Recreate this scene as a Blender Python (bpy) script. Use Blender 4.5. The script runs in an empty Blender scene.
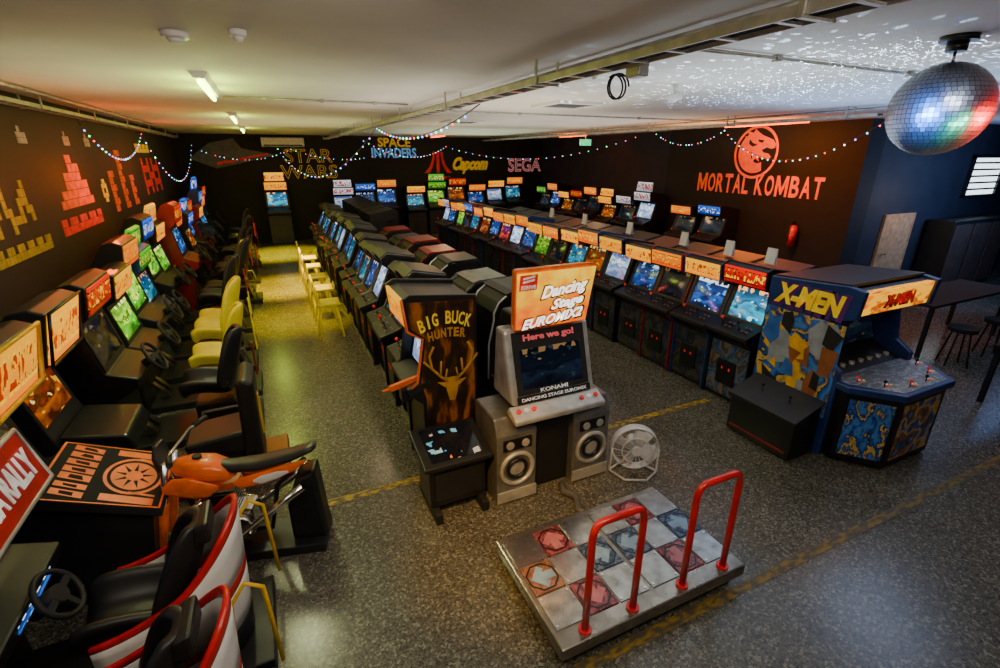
import bpy, bmesh, math, random
from mathutils import Vector, Matrix
random.seed(11)
S=bpy.context.scene; COL=S.collection; PI=math.pi
# ------------------------------------------------------------------ camera model
F=481.0; PITCH=math.radians(20.4); YAW=math.radians(24.9); H=2.8; CZ=3.43
cp,sp,cy,sy=math.cos(PITCH),math.sin(PITCH),math.cos(YAW),math.sin(YAW)
def ray(px,py):
    a=(px-500)/F; b=(334-py)/F; G=cp+b*sp; U=-sp+b*cp
    return Vector((cy*a+sy*G,-sy*a+cy*G,U))
CAM=Vector((0,0,H))
def at_z(px,py,z): d=ray(px,py); return CAM+d*((z-H)/d.z)
def at_x(px,py,x): d=ray(px,py); return CAM+d*(x/d.x)
def at_y(px,py,y): d=ray(px,py); return CAM+d*(y/d.y)
cam=bpy.data.cameras.new('camera'); co=bpy.data.objects.new('camera',cam); COL.objects.link(co)
cam.sensor_width=36; cam.lens=F*36/1000; co.location=CAM; co.rotation_euler=(PI/2-PITCH,0,-YAW); cam.clip_start=.05
S.camera=co
# ------------------------------------------------------------------ mesh builder
class MB:
    def __init__(s): s.v=[]; s.f=[]; s.mi=[]; s.sm=[]
    def add(s,vs,fs,m=0,smooth=False):
        o=len(s.v); s.v+=[Vector(v) for v in vs]
        for f in fs: s.f.append([i+o for i in f]); s.mi.append(m); s.sm.append(smooth)
        return s
    def box(s,x0,x1,y0,y1,z0,z1,m=0):
        return s.add([(x,y,z) for z in (z0,z1) for y in (y0,y1) for x in (x0,x1)],
            [(0,1,3,2),(4,6,7,5),(0,4,5,1),(2,3,7,6),(0,2,6,4),(1,5,7,3)],m)
    def prism(s,prof,ax,a,b,m=0,smooth=False):
        q={'x':lambda p,c:(c,p[0],p[1]),'y':lambda p,c:(p[0],c,p[1]),'z':lambda p,c:(p[0],p[1],c)}[ax]
        n=len(prof)
        s.add([q(p,a) for p in prof]+[q(p,b) for p in prof],[list(range(n)),list(range(2*n-1,n-1,-1))],m)
        o=len(s.v)-2*n
        for i in range(n):
            j=(i+1)%n; s.f.append([o+i,o+j,o+n+j,o+n+i]); s.mi.append(m); s.sm.append(smooth)
        return s
    def cyl(s,p0,p1,r0,r1=None,n=16,m=0):
        p0,p1=Vector(p0),Vector(p1); r1=r0 if r1 is None else r1
        d=(p1-p0).normalized(); u=d.orthogonal().normalized(); w=d.cross(u)
        vs=[p0+(u*math.cos(2*PI*i/n)+w*math.sin(2*PI*i/n))*r0 for i in range(n)]+[p1+(u*math.cos(2*PI*i/n)+w*math.sin(2*PI*i/n))*r1 for i in range(n)]
        o=len(s.v); s.add(vs,[list(range(n)),list(range(2*n-1,n-1,-1))],m)
        for i in range(n):
            j=(i+1)%n; s.f.append([o+i,o+j,o+n+j,o+n+i]); s.mi.append(m); s.sm.append(True)
        return s
    def tube(s,pts,r,n=8,m=0,closed=False):
        pts=[Vector(p) for p in pts]; N=len(pts); rings=[]; up=None
        for i,p in enumerate(pts):
            a=pts[i-1] if (i>0 or closed) else p; b=pts[(i+1)%N] if (i<N-1 or closed) else p
            d=(b-a).normalized()
            if up is None: up=d.orthogonal().normalized()
            u=(up-d*up.dot(d)).normalized(); up=u; w=d.cross(u)
            rings.append([p+(u*math.cos(2*PI*k/n)+w*math.sin(2*PI*k/n))*r for k in range(n)])
        o=len(s.v); s.add([v for q in rings for v in q],[],m)
        for i in range(N if closed else N-1):
            j=(i+1)%N
            for k in range(n):
                l=(k+1)%n; s.f.append([o+i*n+k,o+i*n+l,o+j*n+l,o+j*n+k]); s.mi.append(m); s.sm.append(True)
        if not closed:
            s.f.append([o+k for k in range(n)]); s.mi.append(m); s.sm.append(False)
            s.f.append([o+(N-1)*n+k for k in range(n)][::-1]); s.mi.append(m); s.sm.append(False)
        return s
    def torus(s,c,nrm,R,r,N=24,n=8,m=0):
        d=Vector(nrm).normalized(); u=d.orthogonal().normalized(); w=d.cross(u); c=Vector(c)
        return s.tube([c+(u*math.cos(2*PI*i/N)+w*math.sin(2*PI*i/N))*R for i in range(N)],r,n,m,True)
    def grid(s,fn,nu,nv,m=0,smooth=True):
        vs=[fn(i/nu,j/nv) for j in range(nv+1) for i in range(nu+1)]
        return s.add(vs,[(j*(nu+1)+i,j*(nu+1)+i+1,(j+1)*(nu+1)+i+1,(j+1)*(nu+1)+i) for j in range(nv) for i in range(nu)],m,smooth)
    def sphere(s,c,r,nu=16,nv=10,m=0,smooth=True,sc=(1,1,1)):
        c=Vector(c)
        vs=[c+Vector((0,0,-r*sc[2]))]+[c+Vector((r*sc[0]*math.sin(PI*j/nv)*math.cos(2*PI*i/nu),r*sc[1]*math.sin(PI*j/nv)*math.sin(2*PI*i/nu),-r*sc[2]*math.cos(PI*j/nv))) for j in range(1,nv) for i in range(nu)]+[c+Vector((0,0,r*sc[2]))]
        fs=[]; L=len(vs)-1
        for i in range(nu):
            k=(i+1)%nu; fs.append((0,1+k,1+i)); fs.append((L,1+(nv-2)*nu+i,1+(nv-2)*nu+k))
            for j in range(nv-2): fs.append((1+j*nu+i,1+j*nu+k,1+(j+1)*nu+k,1+(j+1)*nu+i))
        return s.add(vs,fs,m,smooth)
    def loft(s,secs,n=14,m=0): # secs (x, zcentre, halfwidth, halfheight) along x
        def g(u,v):
            k=v*(len(secs)-1); i=min(int(k),len(secs)-2); q=k-i; a,b=secs[i],secs[i+1]; w=[a[j]*(1-q)+b[j]*q for j in range(4)]
            th=2*PI*u; c_,s2=math.cos(th),math.sin(th); return (w[0],w[2]*math.copysign(abs(c_)**.7,c_),w[1]+w[3]*math.copysign(abs(s2)**.7,s2))
        return s.grid(g,n,(len(secs)-1)*3,m)
    def xf(s,M,o=0):
        for i in range(o,len(s.v)): s.v[i]=M@s.v[i]
        return s
    def mesh(s,name,mats):
        me=bpy.data.meshes.new(name); me.from_pydata([tuple(v) for v in s.v],[],s.f)
        for m in mats: me.materials.append(m)
        for p,mi,sm in zip(me.polygons,s.mi,s.sm): p.material_index=min(mi,len(mats)-1); p.use_smooth=sm
        bm=bmesh.new(); bm.from_mesh(me); bmesh.ops.recalc_face_normals(bm,faces=bm.faces); bm.to_mesh(me); bm.free()
        return me
CACHE={}
def P(name,key,fn,mats,parent=None,bevel=0,solid=0,off=None):
    if not isinstance(mats,(list,tuple)): mats=[mats]
    me=CACHE.get(key) if key else None
    if me is None:
        mb=MB(); fn(mb)
        if off is not None: mb.xf(Matrix.Translation(-Vector(off)))
        me=mb.mesh(name,mats)
        if key: CACHE[key]=me
    o=bpy.data.objects.new(name,me); COL.objects.link(o)
    for i,m in enumerate(mats):
        if me.materials[i]!=m: o.material_slots[i].link='OBJECT'; o.material_slots[i].material=m
    if parent: o.parent=parent
    if solid: x=o.modifiers.new('solid','SOLIDIFY'); x.thickness=solid; x.offset=-1
    if bevel: x=o.modifiers.new('bevel','BEVEL'); x.width=bevel; x.segments=2; x.limit_method='ANGLE'
    return o
def tag(o,label,cat,group=None):
    o['label']=label; o['category']=cat
    if group: o['group']=group
    return o
def thing(name,label,cat,loc=(0,0,0),rz=0,group=None):
    o=bpy.data.objects.new(name,None); COL.objects.link(o); o.empty_display_size=.1
    o.location=loc; o.rotation_euler=(0,0,rz); return tag(o,label,cat,group)
def struct(name,fn,m):
    o=P(name,None,fn,m); o['kind']='structure'; return o
def W(name,fn,mats,root,bevel=0,solid=0): # part given in world coordinates under an unrotated root
    return P(name,None,fn,mats,root,bevel,solid,off=root.location)
def text(name,body,w,h,m,parent,M,ext=.004,fat=.012,shear=0,outline=0):
    cu=bpy.data.curves.new(name,'FONT'); cu.body=body; cu.extrude=.02; cu.offset=0 if outline else fat; cu.resolution_u=3; cu.shear=shear; cu.align_x='CENTER'; cu.space_line=.85
    t=bpy.data.objects.new('tmp',cu); COL.objects.link(t); bpy.context.view_layer.update()
    def grab(): return bpy.data.meshes.new_from_object(t.evaluated_get(bpy.context.evaluated_depsgraph_get()))
    if outline:
        cu.extrude=0; bpy.context.view_layer.update(); me0=grab()
        bm=bmesh.new(); bm.from_mesh(me0); bmesh.ops.remove_doubles(bm,verts=bm.verts,dist=1e-5)
        mb=MB()
        for e in bm.edges:
            if len(e.link_faces)!=1: continue
            a,b=e.verts[0].co.copy(),e.verts[1].co.copy(); d=(b-a)
            if d.length<1e-6: continue
            d.normalize(); n=Vector((-d.y,d.x,0))*outline; a-=d*outline*.6; b+=d*outline*.6
            mb.add([a-n,b-n,b+n,a+n],[(0,1,2,3)])
        bm.free(); me=mb.mesh(name,[m])
    else: me=grab()
    COL.objects.unlink(t); bpy.data.objects.remove(t)
    xs=[v.co.x for v in me.vertices]; ys=[v.co.y for v in me.vertices]
    x0,x1,y0,y1=min(xs),max(xs),min(ys),max(ys)
    for v in me.vertices:
        v.co=M@Vector(((v.co.x-(x0+x1)/2)*w/(x1-x0),(v.co.y-(y0+y1)/2)*h/(y1-y0),v.co.z*ext/.02))
    me.materials.clear(); me.materials.append(m); me.name=name
    o=bpy.data.objects.new(name,me); COL.objects.link(o)
    if parent: o.parent=parent
    return o
def T(x,y,z): return Matrix.Translation((x,y,z))
def RX(a): return Matrix.Rotation(math.radians(a),4,'X')
def RZ(a): return Matrix.Rotation(math.radians(a),4,'Z')
def slopeM(p0,p1):
    d=Vector((0,p1[0]-p0[0],p1[1]-p0[1])).normalized(); n=Vector((1,0,0)).cross(d)
    return Matrix(((1,d.x,n.x,0),(0,d.y,n.y,p0[0]),(0,d.z,n.z,p0[1]),(0,0,0,1)))
def arc(c,r,a0,a1,n): return [(c[0]+r*math.cos(math.radians(a0+(a1-a0)*i/n)),c[1]+r*math.sin(math.radians(a0+(a1-a0)*i/n))) for i in range(n+1)]
# ------------------------------------------------------------------ materials
def nt(name):
    m=bpy.data.materials.new(name); m.use_nodes=True; N=m.node_tree.nodes; L=m.node_tree.links
    return m,N,L,N['Principled BSDF']
def ramp(N,stops,interp='LINEAR'):
    r=N.new('ShaderNodeValToRGB'); e=r.color_ramp.elements; r.color_ramp.interpolation=interp
    while len(e)<len(stops): e.new(.5)
    for k,(p,c) in zip(e,stops): k.position=min(p,1); k.color=(*c,1)
    return r
def mat(name,c,rough=.5,metal=0,es=0,scale=9,var=.25,coat=0,rv=0):
    m,N,L,B=nt(name); tc=N.new('ShaderNodeTexCoord'); no=N.new('ShaderNodeTexNoise'); no.inputs['Scale'].default_value=scale; no.inputs['Detail'].default_value=4
    L.new(tc.outputs['Object'],no.inputs['Vector'])
    r=ramp(N,[(.3,tuple(x*(1-var) for x in c)),(.7,tuple(min(1,x*(1+var)) for x in c))]); L.new(no.outputs['Fac'],r.inputs['Fac'])
    L.new(r.outputs['Color'],B.inputs['Base Color']); B.inputs['Roughness'].default_value=rough; B.inputs['Metallic'].default_value=metal
    if rv:
        q=N.new('ShaderNodeMapRange'); q.inputs['From Min'].default_value=.3; q.inputs['From Max'].default_value=.7; q.inputs['To Min'].default_value=rough+rv; q.inputs['To Max'].default_value=max(.05,rough-rv); L.new(no.outputs['Fac'],q.inputs['Value']); L.new(q.outputs[0],B.inputs['Roughness'])
    if coat: B.inputs['Coat Weight'].default_value=coat
    if es: L.new(r.outputs['Color'],B.inputs['Emission Color']); B.inputs['Emission Strength'].default_value=es
    return m
class NG: # node helper
    def __init__(s,name): s.m,s.N,s.L,s.B=nt(name); s.tc=s.N.new('ShaderNodeTexCoord'); s.oi=s.N.new('ShaderNodeObjectInfo')
    def lk(s,a,b): s.L.new(a,b)
    def math(s,op,a,b=None,c=None):
        n=s.N.new('ShaderNodeMath'); n.operation=op
        for i,v in enumerate((a,b,c)):
            if v is None: continue
            if isinstance(v,(int,float)): n.inputs[i].default_value=v
            else: s.lk(v,n.inputs[i])
        return n.outputs[0]
    def gen(s,scale,rand=True):
        mp=s.N.new('ShaderNodeMapping'); mp.inputs['Scale'].default_value=scale; s.lk(s.tc.outputs['Generated'],mp.inputs['Vector'])
        if rand: s.lk(s.math('MULTIPLY',s.oi.outputs['Random'],53.0),mp.inputs['Location'])
        return mp.outputs[0]
    def noise(s,vec,scale=1,detail=2):
        n=s.N.new('ShaderNodeTexNoise'); n.inputs['Scale'].default_value=scale; n.inputs['Detail'].default_value=detail; s.lk(vec,n.inputs['Vector']); return n.outputs['Fac']
    def cells(s,vec,metric='CHEBYCHEV'):
        n=s.N.new('ShaderNodeTexVoronoi'); n.distance=metric; n.inputs['Scale'].default_value=1; s.lk(vec,n.inputs['Vector'])
        k=s.N.new('ShaderNodeSeparateColor'); s.lk(n.outputs['Color'],k.inputs[0]); return k.outputs[0],k.outputs[1],n.outputs['Distance']
    def xyz(s):
        k=s.N.new('ShaderNodeSeparateXYZ'); s.lk(s.tc.outputs['Generated'],k.inputs[0]); return k.outputs
    def ramp(s,f,stops,i='LINEAR'): r=ramp(s.N,stops,i); s.lk(f,r.inputs['Fac']); return r.outputs[0]
    def mix(s,f,a,b):
        x=s.N.new('ShaderNodeMix'); x.data_type='RGBA'
        if isinstance(f,(int,float)): x.inputs['Factor'].default_value=f
        else: s.lk(f,x.inputs['Factor'])
        for q,v in (('A',a),('B',b)):
            if isinstance(v,tuple): x.inputs[q].default_value=(*v,1)
            else: s.lk(v,x.inputs[q])
        return x.outputs['Result']
    def out(s,c,es,rough,vary=0,base=1.0):
        cb=c if base==1 else s.mix(1-base,c,(0,0,0))
        s.lk(cb,s.B.inputs['Base Color']); s.B.inputs['Roughness'].default_value=rough
        if es:
            s.lk(c,s.B.inputs['Emission Color']); s.B.inputs['Emission Strength'].default_value=es
            if vary: s.lk(s.math('MULTIPLY_ADD',s.oi.outputs['Random'],es*vary,es*(1-vary*.5)),s.B.inputs['Emission Strength'])
        return s.m
def gamescreen(name,low,mid,high,a1,a2,es):
    g=NG(name); z=g.xyz()[2]; n=g.noise(g.gen((2.5,2,3)),1,3)
    c=g.ramp(g.math('MULTIPLY_ADD',g.math('SUBTRACT',n,.5),1.1,z),[(0,low),(.35,mid),(.5,low),(.62,high),(1,low)])
    c=g.mix(g.math('GREATER_THAN',g.noise(g.gen((4,2,4.5)),1,2),.63),c,a1)
    c=g.mix(g.math('GREATER_THAN',g.noise(g.gen((7,3,6)),1,1),.72),c,a2)
    hud=g.math('MULTIPLY',g.math('GREATER_THAN',z,.88),g.math('GREATER_THAN',g.noise(g.gen((9,2,3)),1,0),.52)); c=g.mix(hud,c,a2)
    return g.out(c,es,.12,1.0,.15)
def marquee(name,low,high,letter,edge,es):
    g=NG(name); z=g.xyz()[2]; n=g.noise(g.gen((3,3,2)),1,2)
    c=g.ramp(g.math('MULTIPLY_ADD',g.math('SUBTRACT',n,.5),.9,z),[(.1,low),(.9,high)])
    dz=g.math('ABSOLUTE',g.math('SUBTRACT',z,.5)); ls=g.noise(g.gen((17,4,3)),1,1)
    c=g.mix(g.math('MULTIPLY',g.math('LESS_THAN',dz,.36),g.math('GREATER_THAN',ls,.5)),c,edge)
    c=g.mix(g.math('MULTIPLY',g.math('LESS_THAN',dz,.28),g.math('GREATER_THAN',ls,.55)),c,letter)
    return g.out(c,es,.3,.3,.1)
def artwork(name,cols,scale,es=.03,rough=.4,warp=2.2,interp='LINEAR'):
    g=NG(name); n=g.noise(g.gen(scale),.8,4); f=g.math('FRACT',g.math('MULTIPLY',n,warp*2)); k=len(cols)
    return g.out(g.ramp(f,[(i/(k-1) if interp=='LINEAR' else i/k,q) for i,q in enumerate(cols)],interp),es,rough)
def terrazzo():
    g=NG('terrazzo_floor'); N,L=g.N,g.L
    def sc(k):
        n=N.new('ShaderNodeTexVoronoi'); n.inputs['Scale'].default_value=k; L.new(g.tc.outputs['Object'],n.inputs['Vector']); q=N.new('ShaderNodeSeparateColor'); L.new(n.outputs['Color'],q.inputs[0]); return q.outputs[0]
    a=g.ramp(sc(72),[(0,(.035,.033,.028)),(.28,(.105,.098,.08)),(.6,(.175,.163,.132)),(.86,(.4,.37,.3))],'CONSTANT'); b=g.ramp(sc(160),[(0,(.055,.051,.043)),(.35,(.14,.131,.106)),(.75,(.25,.234,.19))],'CONSTANT')
    n=N.new('ShaderNodeTexNoise'); n.inputs['Scale'].default_value=.7; n.inputs['Detail'].default_value=6; L.new(g.tc.outputs['Object'],n.inputs['Vector'])
    y=N.new('ShaderNodeMix'); y.data_type='RGBA'; y.blend_type='MULTIPLY'; y.inputs['Factor'].default_value=1; L.new(g.mix(.45,a,b),y.inputs['A']); L.new(g.ramp(n.outputs['Fac'],[(.3,(.6,.58,.52)),(.7,(1,1,.97))]),y.inputs['B'])
    return g.out(y.outputs['Result'],0,.23)
def wornline(name,c):
    g=NG(name); mp=g.N.new('ShaderNodeMapping'); mp.inputs['Scale'].default_value=(14,30,1); g.lk(g.tc.outputs['Object'],mp.inputs['Vector'])
    return g.out(g.ramp(g.noise(mp.outputs[0],1,5),[(.42,(.07,.06,.04)),(.62,c)]),0,.5)
M={}
M['floor']=terrazzo()
M['ceil']=mat('ceiling_plaster',(.7,.67,.6),.8,scale=1.2,var=.1)
M['wallk']=mat('black_wall_paint',(.006,.005,.005),.75,scale=3); M['walll']=mat('dark_wall_paint',(.018,.007,.005),.7,scale=3)  # left wall colour raised and reddened to carry a red glow
M['wallp']=mat('plum_wall_paint',(.02,.018,.036),.7,scale=3); M['wallb']=mat('window_tinted_wall_paint',(.018,.018,.03),.7,scale=3)  # recess wall colour includes the blue of the window light
M['yline']=wornline('worn_yellow_paint',(.28,.17,.01)); M['yline2']=wornline('yellow_floor_paint',(.6,.36,.01))
M['black']=mat('black_laminate',(.007,.007,.008),.4,coat=.15); M['black2']=mat('charcoal_laminate',(.013,.013,.015),.42); M['matte']=mat('matte_black',(.006,.006,.007),.9)
M['grey']=mat('dark_grey_top',(.026,.025,.025),.42)
M['brown']=mat('red_brown_top',(.11,.025,.016),.5)
M['steel']=mat('brushed_steel',(.42,.39,.34),.22,.97,scale=11,var=.3,rv=.08); M['deckw']=mat('worn_deck_steel',(.34,.3,.25),.28,.92,scale=5,var=.4,rv=.08)
M['chrome']=mat('chrome',(.7,.7,.7),.15,1,var=.05)
M['silver']=mat('silver_paint',(.52,.51,.48),.34,.4); M['silver2']=mat('grey_silver_paint',(.2,.195,.185),.34,.5)
M['white']=mat('white_plastic',(.78,.76,.73),.38,var=.08)
M['red']=mat('red_enamel',(.6,.01,.008),.3,coat=.3); M['redd']=mat('dark_red_plastic',(.24,.008,.008),.35)
M['yel']=mat('yellow_vinyl',(.6,.46,.0),.5,es=.16,var=.08); M['yrail']=mat('yellow_tube_paint',(.7,.4,.0),.35,es=.05)  # slight emission lifts the yellow, though these parts are unlit plastic and paint
M['orange']=mat('orange_plastic',(.8,.12,.0),.35,coat=.2,es=.07)  # small added emission keeps the orange saturated
M['vinyl']=mat('black_vinyl',(.012,.012,.012),.42); M['rubber']=mat('black_rubber',(.01,.01,.01),.65)
M['tray']=mat('galvanised_tray',(.42,.4,.36),.45,.6)
M['blue']=mat('blue_side_paint',(.014,.04,.17),.32,coat=.3); M['deck']=artwork('mottled_deck',[(.08,.09,.11),(.22,.26,.3),(.45,.47,.5),(.13,.15,.18),(.28,.31,.35)],(7,6,1),.0,.3,3)
M['coin']=mat('red_coin_lamp',(.9,.03,.01),.4,es=.2)
M['wood']=mat('pale_wood',(.62,.36,.17),.5)
M['art_o']=mat('mural_orange',(.8,.09,.0),.7,es=.1); M['art_g']=mat('mural_olive',(.32,.22,.01),.7,es=.02); M['art_w']=mat('mural_white',(.4,.34,.3),.7)  # most mural paints carry added emission, a glow without a source
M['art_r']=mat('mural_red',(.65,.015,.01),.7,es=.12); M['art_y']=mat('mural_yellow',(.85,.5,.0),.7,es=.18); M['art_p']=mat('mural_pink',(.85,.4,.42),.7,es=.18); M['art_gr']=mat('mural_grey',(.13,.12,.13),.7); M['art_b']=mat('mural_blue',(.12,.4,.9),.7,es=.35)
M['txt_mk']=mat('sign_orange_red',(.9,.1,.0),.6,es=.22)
M['t_yel']=mat('print_yellow',(1,.58,.0),.5,es=.2); M['t_red']=mat('print_red',(.8,.015,.006),.5,es=.25); M['t_blk']=mat('print_black',(.01,.01,.01),.8); M['t_wht']=mat('print_white',(.85,.82,.78),.5,es=.2); M['t_dim']=mat('print_dim_yellow',(.55,.25,.01),.5,es=.03); M['t_pur']=mat('print_purple',(.1,.01,.2),.5); M['t_brn']=mat('print_brown',(.16,.015,.0),.5); M['btn']=mat('button_grey',(.2,.19,.18),.4); M['t_pnk']=mat('print_pink_red',(.9,.12,.14),.5,es=.4)
M['t_glow']=mat('backlit_white_print',(1,.95,.85),.5,es=1.7,var=.02)
M['tube_g']=mat('lit_green_tube',(.7,1,.1),.5,es=20,var=.02); M['tube_o']=mat('lit_orange_tube',(1,.11,.0),.5,es=5,var=.02); M['win']=mat('lit_window_glass',(.75,.9,1),.3,es=2.8,var=.1)
M['exit']=mat('green_exit_lamp',(.05,.7,.3),.4,es=1.5)
for n,c in dict(r=(1,.06,.04),g=(.1,1,.35),b=(.1,.3,1),w=(.75,.9,1)).items():
    M['bulb_'+n]=mat('bulb_'+n,c,.4,es=5,var=.02); M['bulb_'+n].cycles.emission_sampling='NONE'
M['s_blue']=gamescreen('screen_blue',(.002,.006,.03),(.01,.07,.3),(.006,.03,.16),(.05,.25,.5),(.5,.6,.7),1.9)
M['s_dark']=gamescreen('screen_dark',(.003,.004,.007),(.008,.015,.03),(.004,.007,.014),(.02,.03,.04),(.25,.14,.05),.9)
M['s_green']=gamescreen('screen_green',(.01,.08,.004),(.08,.4,.01),(.25,.55,.02),(.5,.6,.03),(.75,.8,.2),1.7)
M['s_cyan']=gamescreen('screen_cyan',(.003,.03,.06),(.01,.22,.34),(.006,.1,.22),(.15,.5,.6),(.8,.3,.06),2.1)
M['s_orange']=gamescreen('screen_orange',(.04,.006,.001),(.45,.09,.002),(.2,.02,.004),(.75,.33,.01),(.9,.7,.2),1.4)
M['s_pale']=gamescreen('screen_pale',(.08,.12,.25),(.3,.42,.6),(.45,.6,.8),(.7,.78,.85),(.06,.08,.35),1.9)
M['s_red']=gamescreen('screen_red',(.03,.002,.006),(.4,.01,.015),(.08,.01,.16),(.6,.06,.02),(.8,.6,.2),1.4)
M['m_orange']=marquee('marquee_orange',(.8,.1,.0),(1,.24,.0),(1,.5,.0),(.4,.02,.0),1.35)
M['m_yellow']=marquee('marquee_yellow',(1,.24,.0),(1,.42,.0),(.45,.02,.0),(1,.54,.0),1.45)
M['m_white']=marquee('marquee_white',(.45,.46,.5),(.8,.76,.7),(.5,.01,.015),(.08,.08,.2),1.1)
M['m_red']=marquee('marquee_red',(.3,.0,.0),(.7,.01,.0),(1,.4,.0),(.04,.0,.0),1.3)
M['m_blue']=marquee('marquee_blue',(.0,.02,.22),(.008,.12,.7),(.6,.7,1),(.0,.0,.05),1.3)
M['m_green']=marquee('marquee_green',(.0,.15,.01),(.05,.55,.01),(.85,.85,.05),(.0,.04,.005),1.1)
M['art_side']=artwork('dark_orange_art',[(.006,.004,.003),(.04,.012,.002),(.4,.11,.004),(.05,.02,.004),(.008,.006,.004)],(2.4,2.4,2.4))
M['art_blue']=artwork('abstract_blue_art',[(.005,.012,.05),(.02,.09,.4),(.06,.22,.55),(.01,.03,.15),(.8,.5,.02)],(3,3,3.5),.05,.35)
M['art_kick']=artwork('kick_art',[(.006,.006,.01),(.012,.03,.07),(.08,.06,.03),(.006,.006,.008)],(4,4,4),.02); M['art_kick2']=artwork('bright_kick_art',[(.01,.01,.02),(.03,.1,.25),(.2,.13,.05),(.01,.012,.03),(.1,.16,.25)],(3,3,3),.05)
def consglass():
    g=NG('small_display_lights'); r,q,d=g.cells(g.gen((9,8,1))); c=g.ramp(q,[(0,(.0,.2,.4)),(.5,(.2,.45,.5)),(.8,(.7,.2,.03))])
    return g.out(g.mix(g.math('GREATER_THAN',r,.92),(.004,.004,.005),c),.8,.1)
M['glass']=consglass()
# ------------------------------------------------------------------ the room
struct('floor',lambda m:m.box(-2.5,17.2,-3,18.7,-.1,0),M['floor'])
struct('ceiling',lambda m:m.box(-2.5,17.2,-3,18.7,CZ,CZ+.1),M['ceil'])
struct('wall_left',lambda m:m.box(-2.5,-2.35,-3,18.7,0,CZ),M['walll'])
struct('wall_back',lambda m:m.box(-2.35,10.5,18.5,18.7,0,CZ),M['wallk'])
struct('wall_right',lambda m:m.box(10.5,10.7,10.9,18.7,0,CZ),M['wallp'])
struct('wall_right_step',lambda m:m.box(10.2,10.7,5.8,10.9,0,CZ),M['wallk'])
struct('wall_recess',lambda m:m.box(10.7,17,5.8,6,0,CZ),M['wallb'])
struct('wall_far_right',lambda m:m.box(17,17.2,-3,6,0,CZ),M['wallb'])
struct('wall_front',lambda m:m.box(-2.5,17.2,-3.2,-3,0,CZ),M['wallk'])
struct('trim_1',lambda m:m.box(.9,7.5,1.53,1.6,.0005,.003),M['yline'])
struct('trim_2',lambda m:m.box(-.05,4.5,3.63,3.71,.0005,.003),M['yline2'])
def frame_fn(x0,x1,z0,z1,y0,y1,t):
    def f(m):
        m.box(x0,x1,y0,y1,z0,z0+t); m.box(x0,x1,y0,y1,z1-t,z1); m.box(x0,x0+t,y0,y1,z0,z1); m.box(x1-t,x1,y0,y1,z0,z1)
    return f
w=struct('window_1',lambda m:m.box(14.1,15.4,5.77,5.8,1.95,2.75),M['win'])
P('window_frame',None,frame_fn(14.05,15.45,1.9,2.8,5.73,5.8,.06),M['black2'],w)
for i in range(5): P('window_bar',None,lambda m,i=i:m.box(14.1,15.4,5.745,5.765,2.06+i*.14,2.1+i*.14),M['black2'],w)
w=struct('door_1',lambda m:m.box(11.35,12.35,5.76,5.8,0,1.62),M['wood'])
P('door_frame',None,lambda m:(m.box(11.31,11.35,5.75,5.8,0,1.66),m.box(12.35,12.39,5.75,5.8,0,1.66),m.box(11.35,12.35,5.75,5.8,1.62,1.66)),M['wood'],w)
P('door_handle',None,lambda m:m.cyl((11.45,5.72,.85),(11.58,5.72,.85),.015,n=8),M['steel'],w)
# ------------------------------------------------------------------ arcade cabinets
ORD=['first','second','third','fourth','fifth','sixth','seventh','eighth','ninth','tenth','eleventh','twelfth','thirteenth','fourteenth','fifteenth','sixteenth','seventeenth','eighteenth','nineteenth','twentieth']
def bezel(p0,p1,hw,t,dep):
    L=math.hypot(p1[0]-p0[0],p1[1]-p0[1])
    def f(m):
        m.box(-hw,hw,0,t,0,dep); m.box(-hw,hw,L-t,L,0,dep); m.box(-hw,-hw+t,t,L-t,0,dep); m.box(hw-t,hw,t,L-t,0,dep); m.xf(slopeM(p0,p1))
    return f
def screen(p0,p1,hw,t,lift=.004,bul=.012):
    L=math.hypot(p1[0]-p0[0],p1[1]-p0[1])
    def f(m):
        m.grid(lambda u,v:((u*2-1)*(hw-t),t+v*(L-2*t),lift+bul*(1-(2*u-1)**2)*(1-(2*v-1)**2)),6,6); m.xf(slopeM(p0,p1))
    return f
def joy(m,x,y,z,ball=1):
    m.cyl((x,y,z-.012),(x,y,z),.02,n=12); m.cyl((x,y,z),(x,y,z+.07),.006,n=8); m.sphere((x,y,z+.08),.02,10,8,1)
def controls(t,k,p0,p1,hw,near,cols):
    S_=slopeM(p0,p1); L=math.hypot(p1[0]-p0[0],p1[1]-p0[1])
    for i,s in enumerate((-.5,.28)):
        def f(m,s=s):
            joy(m,s*hw,L*.45,.01); m.xf(S_)
        P('joystick',k+'j%d'%i,f,[M['black2'],cols[i]],t)
    if near:
        for i,s in enumerate((-.5,.28)):
            for b in range(6):
                def f(m,s=s,b=b):
                    x=s*hw+.055+.032*(b%3); y=L*(.36+.28*(b//3)); m.cyl((x,y,.0),(x,y,.012),.011,n=10); m.xf(S_)
                P('button',k+'b%d%d'%(i,b),f,M[('btn','redd','btn')[b%3]],t)
UP=[(.36,0),(-.30,0),(-.30,.72),(-.40,.80),(-.40,.87),(-.15,.95),(-.02,1.33),(-.06,1.37),(-.25,1.38),(-.275,1.595),(-.20,1.625),(.36,1.52)]
UPB=[(.35,.02),(-.27,.02),(-.27,.74),(-.36,.80),(-.36,.84),(-.14,.92),(0,1.33),(0,1.375),(-.235,1.39),(-.255,1.585),(-.2,1.61),(.35,1.505)]
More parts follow.
